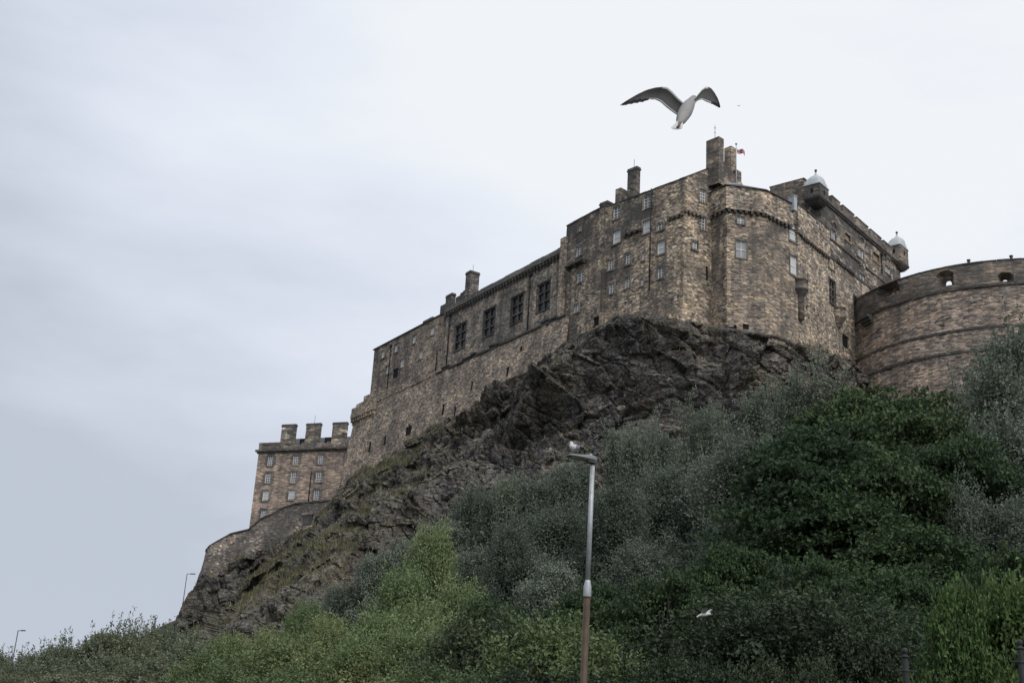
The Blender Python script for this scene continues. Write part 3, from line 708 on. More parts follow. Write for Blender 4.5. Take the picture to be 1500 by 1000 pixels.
def oriel(root, F, px, ytop, sc, tail):
    s0, z0 = F.sz(px, ytop); c = F.pt(s0, z0, .02); a = math.atan2(F.n[1], F.n[0]); mb = MB()
    prof = [(.0, 0), (1.08, -.02), (1.12, -.16), (1.02, -.2), (1.0, -1.25), (1.1, -1.3), (1.1, -1.5), (.92, -1.62), (.92, -1.82), (.78, -1.92), (.78, -2.1), (.6, -2.25), (.58, -2.4)]
    prof += [(.56, -2.5), (.55, -tail), (.0, -tail - .15)] if tail > 3 else [(.42, -2.55), (.42, -2.75), (.16, -3.0), (0, -3.2)]
    mb.lathe(c, [(r * sc, z * sc) for r, z in prof], 20, a - pi * .56, a + pi * .56); part('corbelled_turret', mb, M['bastion'], root)
def build_east():
    zs = FR.z(1185, 315.5); sA, sB = 0.02, FR.s(1212.5, 350)
    root = empty('east_wall', FR.pt(8, FR.z(1215, 480)), "high rubble wall with two round corbelled turrets, between faceted tower and round battery", "castle wall")
    W1, W2 = [], []
    zc = FR.z(1195, 363)
    W2.append(window(root, FR, (1213, 370, 1221.6, 397), 'sash', nx=2, nz=4))
    for bb, st in (((1215, 408, 1223.6, 448), 'mullion'), ((1251, 433, 1262, 468), 'mullion')): W2.append(window(root, FR, bb, st))
    r = FR.rect((1234, 488, 1243, 512)); W2.append((*r, 1.1)); window(root, FR, r, 'door')
    for bb in ((1150, 434, 1152.5, 441), (1181, 446, 1183, 455), (1192, 449, 1193.5, 456)):
        r = FR.rect(bb)
        if r[0] > .2: W2.append(r); window(root, FR, r, 'slit')
    zb2 = FR.z(1237, 393.5)
    mb = MB()
    wallgrid(mb, FR.pt, sA, sB, ZB, zc, [w for w in W2 if w[1] < sB], .45)
    wallgrid(mb, FR.pt, sB, R1s + 3, ZB, zb2, [w for w in W2 if w[0] > sB], .45)
    q = [FR.pt(sA, 0, -.02)[:2], FR.pt(R1s + 3, 0, -.02)[:2], FR.pt(R1s + 3, 0, -1.05)[:2], FR.pt(sA, 0, -1.05)[:2]]
    mb.prism(q, ZB, min(zc, zb2) - .3, skip=(0,), bottom=False); part('wall', mb, M['east'], root)
    up = MB(); G = FR.shift(.3); rr = G.rect((1195, 322, 1200.4, 336)); w = window(root, G, rr, 'sash', nx=1, nz=2, surround=False)
    wallgrid(up, G.pt, -.1, sB, zc, zs, [w], .4, wob=.06)
    q = [G.pt(-.1, 0)[:2], G.pt(sB, 0)[:2], G.pt(sB, 0, -1.2)[:2], G.pt(-.1, 0, -1.2)[:2]]; up.prism(q, zc, zs - .02, skip=(0,)); 
    part('upper_storey', up, M['east'], root)
    cp = MB(); s = -.1
    while s < sB - .05:
        e = min(s + random.uniform(.7, 1.3), sB); fbox(cp, G, s, e - .015, zs, zs + .14, -.9, .1); s = e
    part('coping', cp, M['darkstone'], root)
    cb = MB(); corbels(cb, FR, FR.s(1174, 349), sB - .1, zc, .66, .34, .34, .3); part('corbel_table', cb, M['darkstone'], root); cb = MB(); s0 = FR.s(1225, 385); s1 = FR.s(1249, 402)
    corbels(cb, FR, s0, s1, zb2 + .25, .66, .34, .34, .34); fbox(cb, FR, sB, R1s + 2.9, zb2 - .02, zb2 + .35, -1.0, .1); part('corbel_table', cb, M['darkstone'], root)
    oriel(root, FR, 1171, 411, .98, 5.4); oriel(root, FR, 1227, 452, .95, 2)
build_east()

# ---------------------------------------------------------------- turreted palace range behind
def dome_turret(root, F, o, xl, xc, xr, yc, zbot, nm='turret'):
    q, zt, _ = boxpx(Fac(F.shift(o).hit(xc, yc), F.n), 0, xl, xc, xr, yc, 0); mb = MB(); q2 = grow(q, 0)
    gridbox(mb, q, zbot, zt); c = sum(np.array(p) for p in q) / 4
    R = np.linalg.norm(np.array(q[0]) - c)
    t = part(nm, mb, M['parapet'], root)
    cb = MB()
    for i, e in enumerate((.14, .02, -.22, -.42, -.7)): cb.prism(grow(q, e), zbot - .2 * (i + 1), zbot - .2 * i - .01)
    part('corbelling', cb, M['darkstone'], t)
    for i in (0, 1):
        sl = MB(); a, b = np.array(q[i]), np.array(q[i + 1]); L = np.linalg.norm(b - a); Fq = Fac(a, (b - a) / L); fbox(sl, Fq, L * .42, L * .60, zt - 1.25, zt - .6, -.05, .015); part('slit', sl, M['recess_shade'], t)  # slits are black slabs on the face, their shade painted, nothing cut
    dm = MB(); prof = [(1.08, 0), (1.1, .08), (1.0, .32), (.92, .7), (.78, 1.15), (.52, 1.55), (.26, 1.8), (.12, 2.05), (.07, 2.35)]
    k = R / 1.75; ang = [math.atan2(*(np.array(p) - c)[::-1]) for p in q]
    V = []; NS = 6
    for r, z in prof:      # square plan easing into a round top
        f = max(0, 1 - z / 1.6)
        for i in range(4):
            for j in range(NS):
                p = np.array(q[i]) + (np.array(q[(i + 1) % 4]) - np.array(q[i])) * j / NS - c; rd = p / np.linalg.norm(p) * R * .86
                w = p * f + rd * (1 - f); V.append((*(c + w * r), zt + z * k))
    n = 4 * NS; dm.add(V, [(i * n + j, i * n + (j + 1) % n, (i + 1) * n + (j + 1) % n, (i + 1) * n + j) for i in range(len(prof) - 1) for j in range(n)] + [tuple(range(n))], True)
    part('dome', dm, M['dome'], t)
    fi = MB(); fi.lathe((*c, zt + 2.3 * k), [(0.1, -.1), (.08, .15), (.16, .22), (.2, .35), (.14, .5), (0, .56)], 10); part('finial', fi, M['chimney'], t)
    return q
def build_range():
    zs = FT.z(1245, 327); s0, s1 = FT.s(1202, 300), FT.s(1318, 384)
    root = empty('turreted_range', FT.pt(s0 + 5, FT.z(1245, 380)), "dark ashlar palace range with merlons and two white-domed corner turrets behind the east wall", "castle building")
    W = []
    for bb, st, n in (((1217, 334, 1223.6, 355), 'sash', 2), ((1255.7, 359.7, 1265, 381.4), 'sash', 2), ((1278.6, 367.8, 1288, 388), 'boarded', 1), ((1296, 386.8, 1304, 404), 'sash', 2),
                      ((1237.6, 339.5, 1245.7, 357), 'boarded', 1), ((1258.4, 397.6, 1266.5, 419), 'sash', 2)):
        W.append(window(root, FT, bb, st, nx=n, nz=4))
    mb = MB(); wallgrid(mb, FT.pt, s0, s1, ZB + 10, zs, W, .42)
    back = [FT.pt(s1, 0, -11)[:2], FT.pt(s0, 0, -11)[:2]]; mb.prism([FT.pt(s0, 0)[:2], FT.pt(s1, 0)[:2]] + back, ZB + 10, zs - .02, bottom=False, skip=(0,)); part('wall', mb, M['turret'], root)
    st = MB(); fbox(st, FT, s0, s1, zs - .02, zs + .2, -.5, .34); fbox(st, FT, s0, s1, zs - .3, zs - .02, -.2, .2)
    z2 = FT.z(1262, 388); fbox(st, FT, s0, s1, z2, z2 + .22, -.1, .14); part('string_course', st, M['darkstone'], root)
    pp = MB(); zg = zs + .55
    fbox(pp, FT, s0, s1, zs + .2, zg, -.3, .3); part('parapet', pp, M['parapet'], root)
    for x0, x1, y in ((1216, 1227.6, 302), (1232, 1248.3, 316), (1252, 1268.7, 331), (1272.6, 1288, 347), (1291.6, 1304, 361)):
        a, b = FT.s(x0, y), FT.s(x1, y); m = MB(); fbox(m, FT, a, b, zg, zg + .95, -.3, .3); fbox(m, FT, a - .05, b + .05, zg + .95, zg + 1.08, -.38, .38); part('merlon', m, M['parapet'], root)
    for cx, cy in ((1224 - 3, 329), (1261.5, 351), (1262.5, 391), (1300, 380)):
        pd = MB(); s, z = FT.sz(cx, cy); z -= .1
        for k in range(8):
            t0, t1 = pi * k / 8, pi * (k + 1) / 8
            pd.add([FT.pt(s + r * cos(t), z + r * .8 * math.sin(t), o) for o in (.02, .16) for r, t in ((.8, t0), (.8, t1), (.5, t1), (.5, t0))], [(4, 5, 6, 7), (0, 1, 5, 4), (2, 3, 7, 6), (3, 2, 1, 0)])
        part('pediment', pd, M['palechimney'], root)
    dome_turret(root, FT, .9, 1177.3, 1200.5, 1213.3, 267.5, FT.z(1204, 297))
    dome_turret(root, FT, .9, 1299, 1318.6, 1329.5, 357.5, FT.z(1318, 388))
    # west gable wall running back-left from the first turret
    FWs = Fac(FT.pt(s0, 0, -.6)[:2], FT.n); gw = MB(); a = FWs.s(1128, 283); e = FWs.s(1177, 266); zt = FWs.z(1172, 263)
    q = [FWs.pt(a, 0)[:2], FWs.pt(e, 0)[:2], FWs.pt(e, 0, -.8)[:2], FWs.pt(a, 0, -.8)[:2]]; gridbox(gw, q, zs - 6, zt, 1.2); part('gable_wall', gw, M['bastion'], root)
    cp = MB(); cp.prism(grow(q, .12), zt, zt + .14); part('coping', cp, M['darkstone'], root)
    downpipe(root, FT, 1290, 372, 400, True)
    return zg
ZG = build_range()

# flag
def build_flag():
    mid = Fac(FG.pt(4, 0, -9)[:2], dA); b = mid.hit(1078.5, 250); tpt = mid.hit(1077.8, 212)
    root = empty('flagpole', b, "thin flagpole with a small red, white and blue flag behind the twin chimney stacks", "flagpole")
    p = MB(); h = tpt[2] - b[2]; p.tube([b - np.array([0, 0, 5]), b + np.array([0, 0, h])], [.07, .045], 7); p.lathe(b + np.array([0, 0, h]), [(.0, -.1), (.14, 0), (.16, .12), (0, .25)], 10); part('pole', p, M['lead'], root)
    # union flag: blue field, white and red crosses as raised strips on both sides
    wv = lambda u, v, o=0: b + np.array([.08 + u * 1.05, .25 * math.sin(u * 7) + o, h - .55 - .12 * u - v * 0.62 - .22 * u * u])
    def strip(mb, u0, v0, u1, v1, w, o):
        N = 8; d = np.array([u1 - u0, (v1 - v0) * .6]); d /= np.linalg.norm(d); nx, ny = -d[1], d[0] / .6
        for sgn in (-1, 1):
            V = []; 
            for k in range(N + 1):
                u = u0 + (u1 - u0) * k / N; v = v0 + (v1 - v0) * k / N
                for e in (-1, 1): V.append(wv(min(1, max(0, u + nx * w / 2 * e)), min(1, max(0, v + ny * w / 2 * e)), o * sgn))
            mb.add(V, [(2 * k, 2 * k + 1, 2 * k + 3, 2 * k + 2) for k in range(N)])
    f = MB(); N = 10
    f.add([wv(i / N, j) for i in range(N + 1) for j in (0, 1)], [(2 * i, 2 * i + 1, 2 * i + 3, 2 * i + 2) for i in range(N)])
    fl = part('flag', f, plain('flag_blue', (.03, .05, .2), .8, .1), root)
    wmb, rmb = MB(), MB()
    for a in ((0, 0, 1, 1), (0, 1, 1, 0)): strip(wmb, *a, .2, .012); strip(rmb, *a, .07, .018)
    for a in ((0, .5, 1, .5), (.5, 0, .5, 1)): strip(wmb, *a, .32, .024); strip(rmb, *a, .2, .03)
    part('white_cross', wmb, plain('flag_white', (.7, .68, .68), .8, .05), fl); part('red_cross', rmb, plain('flag_red', (.42, .03, .05), .8, .1), fl)
build_flag()

# ---------------------------------------------------------------- round battery
def build_battery():
    near = at_y(1462, 430, 152.0); u = near[:2] / np.linalg.norm(near[:2]); R = 22.0; c = near[:2] + u * R
    z0 = near[2]
    def cyl(px, py, r=R):
        d = ray(px, py); A = d[:2] @ d[:2]; q = CAM[:2] - c; B = 2 * q @ d[:2]; C = q @ q - r * r; D = B * B - 4 * A * C
        t = (-B - math.sqrt(max(D, 0))) / (2 * A); P = CAM + d * t; return math.atan2(P[1] - c[1], P[0] - c[0]), P[2]
    a0 = math.atan2(-u[1], -u[0])
    def mp0(s, z, o): a = a0 + s / R; return np.array([c[0] + (R + o) * cos(a), c[1] + (R + o) * sin(a), z])
    zt = cyl(1435, 384.5)[1]; zs = cyl(1403, 424)[1]
    print('battery', c, R, 'top', zt, cyl(1300, 409)[1], cyl(1500, 393)[1], 'string', zs, cyl(1500, 428)[1], cyl(1300, 445)[1])
    root = empty('round_battery', (near[0], near[1], near[2] - 14), "curved coursed-stone gun battery with embrasures in a thick parapet at the right edge", "castle battery")
    zb1 = cyl(1419, 484)[1]; zb2 = cyl(1405, 519)[1]
    mb = MB()
    def mp(s, z, o): return mp0(s, z, o + .035 * max(0, zs - z) + (.18 if z < zb1 else 0) + (.18 if z < zb2 else 0))
    L = R * 1.6
    wallgrid(mb, mp, -L, L, ZB - 4, zb2 - .001, step=1.2, depth=.1); wallgrid(mb, mp, -L, L, zb2, zb1 - .001, step=1.2, depth=.1); wallgrid(mb, mp, -L, L, zb1, zs, step=1.2, depth=.1)
    # terrace floor behind the parapet
    N = 60; V = [mp0(-L + 2 * L * i / N, zs + .02, -.3) for i in range(N + 1)]; mb.add(V, [tuple(range(N + 1))]); part('wall', mb, M['battery'], root)
    rg = MB()
    for z, h, o in ((zs - .12, .34, .2), (zb1 - .1, .3, .16 + .035 * (zs - zb1) + .14), (zb2 - .1, .3, .34 + .035 * (zs - zb2) + .14)):
        wallgrid(rg, lambda s, zz, o2: mp0(s, zz, o2 + o), -L, L, z, z + h, step=1.0, depth=o + .4, back=True, amp=.03)
    part('string_course', rg, M['darkstone'], root)
    pp = MB(); ops = []
    for bb in ((1283, 413, 1318, 434), (1371, 396.5, 1397, 419), (1461, 398.5, 1485, 416.5)):
        t0, z0_ = cyl(bb[0], (bb[1] + bb[3]) / 2); t1, _ = cyl(bb[2], (bb[1] + bb[3]) / 2); zc0 = cyl((bb[0] + bb[2]) / 2, bb[3])[1]; zc1 = cyl((bb[0] + bb[2]) / 2, bb[1])[1]
        f = lambda t: ((t - a0 + pi) % (2 * pi) - pi) * R
        sa, sb = f(t0), f(t1)
        ops.append((sa, sb, max(zc0, zs + .4), zc1, .55))
    th = 1.5
    def mpp(s, z, o):      # splayed embrasures: narrower at the inner face
        if o < -.5:
            for (a, b, z0_, z1_, _r) in ops:
                if a - .01 <= s <= b + .01:
                    m_ = (a + b) / 2; s = m_ + (s - m_) * .34
                    if z > z0_ + .3: z = z0_ + .3 + (z - z0_ - .3) * .5
                    break
        return mp0(s, z, o)
    wallgrid(pp, mpp, -L, L, zs + .22, zt, ops, th, step=.22, back=True, wob=.02); part('parapet', pp, M['parapet'], root)
    cp = MB(); s = -L
    while s < L - .1:
        e = s + random.uniform(1.2, 1.9); P = [mp0(a, z, o) for a, z, o in ((s, zt, .1), (e - .02, zt, .1), (e - .02, zt, -th - .1), (s, zt, -th - .1))] ; Q = [p + np.array([0, 0, random.uniform(.13, .17) + (0.12 if i > 1 else 0)]) for i, p in enumerate(P)]
        cp.box8(P + Q); s = e
    part('coping', cp, M['darkstone'], root)
    s0 = ((cyl(1272, 445)[0] - a0 + pi) % (2 * pi) - pi) * R; bx = MB()
    for k in range(3): bx.box8([mp0(a, z, o) for z in (zs - .25 - .35 * (k + 1), zs - .25 - .35 * k - .01) for a, o in ((s0 - 1.0, 1.0 - .3 * k), (s0 + 1.0, 1.0 - .3 * k), (s0 + 1.0, -.2), (s0 - 1.0, -.2))])
    part('corbelling', bx, M['darkstone'], root)
    f = lambda t: ((t - a0 + pi) % (2 * pi) - pi) * R
    for px, y in ((1418, 379), (1483, 386)):
        s = f(cyl(px, y + 5)[0]); b = MB(); p = mp0(s, zt, -.5); b.lathe(p + np.array([0, 0, .1]), [(.0, 0), (.26, 0), (.26, .12), (.18, .16), (.18, .5), (.24, .54), (.24, .68), (0, .72)], 12); part('stone_stub', b, M['darkstone'], root)
    return c, R
BC, BR = build_battery()

# ---------------------------------------------------------------- tall house at the left
def build_house():
    P0 = at_y(379, 662, 240.0); F = Fac(P0, -vpdir(-5044)); z0 = P0[2]; x1 = F.s(536, 655)
    root = empty('barrack_house', F.pt(6, F.z(440, 745)), "tall pinkish-brown stone house with three broad chimneys and rows of white sash windows", "house")
    W = []
    for bb, st in (((391.9, 666.9, 400.3, 682), 'sash'), ((429.3, 666, 437.9, 680.8), 'sash'), ((466, 664.6, 474.3, 679.6), 'sash'), ((505.5, 663.7, 513.5, 678.9), 'sash'),
                   ((388.5, 691.2, 397.6, 707.4), 'sash'), ((425.9, 689.7, 434.5, 706.8), 'sash'), ((462.6, 689, 471.7, 705.9), 'sash'),
                   ((384.7, 717.6, 393.8, 733.4), 'half'), ((422.3, 716.7, 431.8, 732), 'half'), ((459.7, 716, 468.6, 732), 'sash'), ((381.8, 745.4, 390.4, 760), 'sash')):
        W.append(window(root, F, bb, 'sash' if st == 'sash' else 'blind', nx=3, nz=4, quoins=True))
    mb = MB(); zb = F.z(368, 800)
    lean = lambda a, z, o: F.pt(a, z, o)
    wallgrid(mb, lean, 0, x1, zb - 6, z0, W, .4, amp=.03)
    q = [F.pt(0, 0)[:2], F.pt(x1, 0)[:2], F.pt(x1, 0, -11)[:2], F.pt(0, 0, -11)[:2]]; mb.prism(q, zb - 6, z0 - .02, bottom=False, skip=(0,)); part('wall', mb, M['house'], root)
    co = MB(); fbox(co, F, -.5, x1, z0, z0 + .35, -.6, .5); fbox(co, F, -.25, x1, z0 - .3, z0, -.3, .22); part('cornice', co, M['darkstone'], root)
    pp = MB(); fbox(pp, F, -.05, x1, z0 + .35, z0 + 1.25, -.45, .1); fbox(pp, F, -.08, F.s(414, 655), z0 + 1.25, z0 + 1.75, -.45, .12)
    for px in (444, 464.5, 481): s = F.s(px, 655); fbox(pp, F, s - .3, s + .3, z0 + .36, z0 + 1.5, -.5, .16)
    part('parapet', pp, M['parapet'], root)
    for a, b, c, y in ((413.5, 433.5, 436, 620.5), (449.3, 470, 472.2, 619), (488, 508.5, 510.8, 617.5)):
        chimney(root, F, .14, a, b, c, y, z0 + .36, 'palechimney', aerial=1.6 if a == 449.3 else 0)
    rf = MB(); a = F.pt(1.2, z0 + .4, -.7); b = F.pt(x1, z0 + .4, -.7); iv = np.array([*(-F.n * 9.6), 0]); u = np.array([0, 0, 3.6]); hp = np.array([*(F.d * 3), 0])
    rf.add([a, b, b + iv, a + iv, a + iv / 2 + u + hp, b + iv / 2 + u], [(0, 1, 5, 4), (2, 3, 4, 5), (3, 0, 4), (1, 2, 5)]); part('roof', rf, M['slate'], root)
    for x0, xx, y in ((439.4, 448.3, 642), (476, 487, 640)):
        G = F.shift(-1.2); d = MB(); s0, s1 = G.s(x0, y), G.s(xx, y); zt = G.z((x0 + xx) / 2, y); fbox(d, F, s0, s1, z0 + .6, zt, -4.5, -1.2)
        dm = part('dormer', d, M['slate'], root); g = MB(); fbox(g, F, s0 + .12, s1 - .12, z0 + 1.0, zt - .15, -1.22, -1.17); part('pane', g, M['darkglass'], dm)
    downpipe(root, F, 456.9, 690, 742, False, .09)
    return F, z0
FHO, ZHO = build_house()

# ---------------------------------------------------------------- retaining wall at the left
RET = []
def build_retaining():
    # plan corners, wall head follows steps down to the left
    pts = [(487, 733, 226.), (470, 735, 227.5), (452, 736, 229.), (432, 738, 230.), (416, 744, 231), (399, 753, 232.), (382, 760, 232.5), (364, 776, 233.), (338, 782, 234.), (322, 791, 234.), (307, 800, 234.5)]
    P = [at_y(*p) for p in pts]
    root = empty('retaining_wall', P[5] - np.array([0, 0, 5]), "mottled rubble retaining wall below the tall house, its top stepping down to the left", "stone wall")
    mb = MB(); N = 6; rng = np.random.RandomState(3)
    # left end rounds the corner and runs back
    P.append(P[-1] + np.array([-.9, 1.6, -.6])); P.append(P[-2] + np.array([-1.0, 5, -1.2])); P.append(P[-3] + np.array([0, 22, -1.5]))
    P = np.array(P); t = np.arange(len(P)); tt = np.linspace(0, len(P) - 1, 90); Q = np.stack([np.interp(tt, t, P[:, k]) for k in range(3)], 1)
    T = np.gradient(Q, axis=0)[:, :2]; T /= np.linalg.norm(T, axis=1)[:, None] + 1e-9
    nrm = np.stack([-T[:, 1], T[:, 0]], 1)   # path runs right to left: outward is towards the viewer
    nrm = np.stack([np.convolve(np.pad(nrm[:, k], 4, 'edge'), np.ones(9) / 9, 'valid') for k in range(2)], 1)
    rows = []; H = 13
    for j in range(16):
        h = H * j / 15; q = Q.copy(); q[:, 2] -= h; q[:, :2] += nrm * (.16 * h) ; q[:, :2] += nrm * (fbm(q * .5, 3, 5) * .12)[:, None]; rows.append(q)
    V = np.concatenate(rows); n = len(Q); mb.add(V, [(j * n + i + 1, j * n + i, (j + 1) * n + i, (j + 1) * n + i + 1) for j in range(15) for i in range(n - 1)])
    part('wall', mb, M['retain'], root)
    cp = MB(); up = np.array([0, 0, .22]); b = np.c_[nrm, np.zeros(n)]
    for i in range(n - 1):
        p, q = Q[i], Q[i + 1]; cp.box8([p + b[i] * .15, p - b[i] * .8, q - b[i + 1] * .8, q + b[i + 1] * .15] + [x + up for x in (p + b[i] * .15, p - b[i] * .8, q - b[i + 1] * .8, q + b[i + 1] * .15)])
    part('coping', cp, M['darkstone'], root)
    ar = MB(); s, y = 456.5, 762; pc = at_y(s, y, 229.2)
    k = np.argmin(np.abs(np.array([proj(q)[0] for q in Q]) - s)); nn = np.array([*nrm[k], 0]); tn = np.array([*T[k], 0]) * -1; base = Q[k].copy(); base[2] = pc[2]; base += nn * (.16 * (Q[k][2] - pc[2]) + .16)
    for (hw, z0, z1, d, m_) in ((.95, -1.1, .75, .12, 'recess_shade'),):
        ar.box8([base + tn * a * hw + nn * o + np.array([0, 0, z]) for z in (z0, z1) for a, o in ((-1, .05), (1, .05), (1, -.3), (-1, -.3))])
    ni = part('niche_shade', ar, M['darkstone'], root)  # solid dark block; the hollow's shade is put into its colour
    ln = MB(); ln.box8([base + tn * a * 1.25 + nn * o + np.array([0, 0, z]) for z in (.75, 1.1) for a, o in ((-1, .16), (1, .16), (1, -.3), (-1, -.3))]); part('lintel', ln, M['dressed'], ni)
    return Q, nrm
RQ, RN = build_retaining()

# ------------------------------------------------------------------ terrain
def smooth(t): t = np.clip(t, 0, 1); return t * t * (3 - 2 * t)
def ground_z(x, y):
    x = np.asarray(x, float); y = np.asarray(y, float); a = x / np.maximum(y, 20)
    right = 19 * smooth((y - 38) / 90)
    left = 22 * np.clip((y - 40) / 210, 0, 1) ** 1.15
    w = smooth((a + .20) / .40)
    return left * (1 - w) + right * w + 15.5 * np.exp(-((x + 52) / 17) ** 2 - ((y - 258) / 34) ** 2)
def fastmesh(name, V, F, mat=None, smooth_=False, attrs=None):
    me = bpy.data.meshes.new(name); V = np.asarray(V, np.float32); F = np.asarray(F, np.int32); k = F.shape[1]
    me.vertices.add(len(V)); me.vertices.foreach_set('co', V.ravel())
    me.loops.add(F.size); me.loops.foreach_set('vertex_index', F.ravel())
    me.polygons.add(len(F)); me.polygons.foreach_set('loop_start', np.arange(0, F.size, k, dtype=np.int32))
    try: me.polygons.foreach_set('loop_total', np.full(len(F), k, np.int32))
    except Exception: pass
    me.polygons.foreach_set('use_smooth', np.full(len(F), bool(smooth_)))
    me.update(calc_edges=True)
    for n, arr in (attrs or {}).items():
        at = me.attributes.new(n, 'FLOAT', 'POINT'); at.data.foreach_set('value', np.asarray(arr, np.float32))
    if mat: me.materials.append(mat)
    me.validate(); return me

def mat_rock():
    m, t, b = newmat('crag_rock'); tcn = nd(t, 'ShaderNodeTexCoord'); ob = tcn.outputs['Object']
    big = noise(t, ob, .09, 6, .6); mid = noise(t, mapping(t, ob, (.5, .5, .8), (.25, .3, 0)), .9, 8, .68); fin = noise(t, ob, 2.6, 6, .7)
    c = ramp(t, mid, [(.28, (.030, .029, .030)), (.46, (.068, .063, .060)), (.60, (.105, .096, .086)), (.76, (.19, .17, .145))])
    c = mix(t, ramp(t, big, [(.45, 0), (.65, .6)]), c, (.075, .06, .046), 'MIX')
    c = mix(t, 1.0, c, ramp(t, fin, [(.25, .55), (.75, 1.45)]), 'MULTIPLY')
    # pale lime and bird streaks running down a few faces
    st = noise(t, mapping(t, ob, (.9, .9, .05)), 1.2, 4, .6); sm = noise(t, ob, .11, 2, .5)
    sf = mth(t, 'MULTIPLY', ramp(t, st, [(.64, 0), (.72, .5)]), ramp(t, sm, [(.52, 0), (.6, 1)]))
    c = mix(t, sf, c, (.21, .21, .21))
    sp = ramp(t, noise(t, ob, 1.7, 2, .5), [(.75, 0), (.78, .55)]); c = mix(t, sp, c, (.26, .25, .22))
    for sc, rot, w_ in (((.34, .34, .55), (.3, .5, .2), .05), ((1.1, 1.1, 1.5), (-.2, .45, .6), .06)):      # fracture lines
        wv = nd(t, 'ShaderNodeVectorMath', operation='MULTIPLY_ADD'); t.links.new(noise(t, ob, .8, 3, .5, 1), wv.inputs[0]); wv.inputs[1].default_value = (.8, .8, .8); t.links.new(ob, wv.inputs[2])
        ve = nd(t, 'ShaderNodeTexVoronoi', feature='DISTANCE_TO_EDGE'); ve.inputs['Scale'].default_value = 1; t.links.new(mapping(t, wv.outputs[0], sc, rot), ve.inputs['Vector'])
        c = mix(t, 1.0, c, ramp(t, ve.outputs['Distance'], [(0, .3), (w_ * .6, .85), (w_ * 1.2, 1)]), 'MULTIPLY')
    c = mix(t, 1.0, c, ramp(t, noise(t, ob, .16, 4, .6), [(.35, (1.15, 1.2, 1.33)), (.65, (2.4, 2.36, 2.24))]), 'MULTIPLY')
    # moss and thin turf where the rock lies flatter
    # thin beds and joints seen as pale and dark lines
    for rot, sc, k in (((0, .62, .1), (.35, .35, 3.2), .55), ((.3, -.5, 0), (2.6, 2.6, .22), .4)):
        ln = noise(t, mapping(t, ob, sc, rot), 1.0, 6, .62); c = mix(t, 1.0, c, ramp(t, ln, [(.30, 1 - k), (.5, 1.0), (.70, 1 + k)]), 'MULTIPLY')
    geo = nd(t, 'ShaderNodeNewGeometry'); s3 = nd(t, 'ShaderNodeSeparateXYZ'); t.links.new(geo.outputs['Normal'], s3.inputs[0])
    at = nd(t, 'ShaderNodeAttribute', attribute_name='turf')
    up = mth(t, 'ADD', s3.outputs[2], mth(t, 'MULTIPLY', mth(t, 'SUBTRACT', mid, .5), 1.1))
    up = mth(t, 'ADD', up, mth(t, 'MULTIPLY', at.outputs['Fac'], .55))
    gf = ramp(t, up, [(.72, 0), (.92, .9)])
    gcol = ramp(t, fin, [(.3, (.05, .05, .03)), (.5, (.10, .10, .058)), (.72, (.18, .17, .10))])
    c = mix(t, gf, c, gcol)
    t.links.new(c, b.inputs['Base Color'])
    bp = nd(t, 'ShaderNodeBump'); bp.inputs['Strength'].default_value = .5; bp.inputs['Distance'].default_value = .22
    t.links.new(mth(t, 'ADD', mid, mth(t, 'MULTIPLY', fin, .5)), bp.inputs['Height']); t.links.new(bp.outputs[0], b.inputs['Normal'])
    return m
def worley_loc(P, seed=0):
    I = np.floor(P).astype(np.int64); N = len(P); b1 = np.full(N, 9.0); b2 = np.full(N, 9.0); val = np.zeros(N); loc = np.zeros((N, 3))
    for dx in (-1, 0, 1):
        for dy in (-1, 0, 1):
            for dz in (-1, 0, 1):
                c = I + np.array([dx, dy, dz]); q = P - c - np.stack([_h(c[:, 0], c[:, 1], c[:, 2], seed + k) for k in (11, 12, 13)], 1)
                dd = (q * q).sum(1); cl = dd < b1; b2 = np.where(cl, b1, np.minimum(b2, dd)); val = np.where(cl, _h(c[:, 0], c[:, 1], c[:, 2], seed + 14), val); loc[cl] = q[cl]; b1 = np.where(cl, dd, b1)
    return val, np.sqrt(b1), np.sqrt(b2), loc
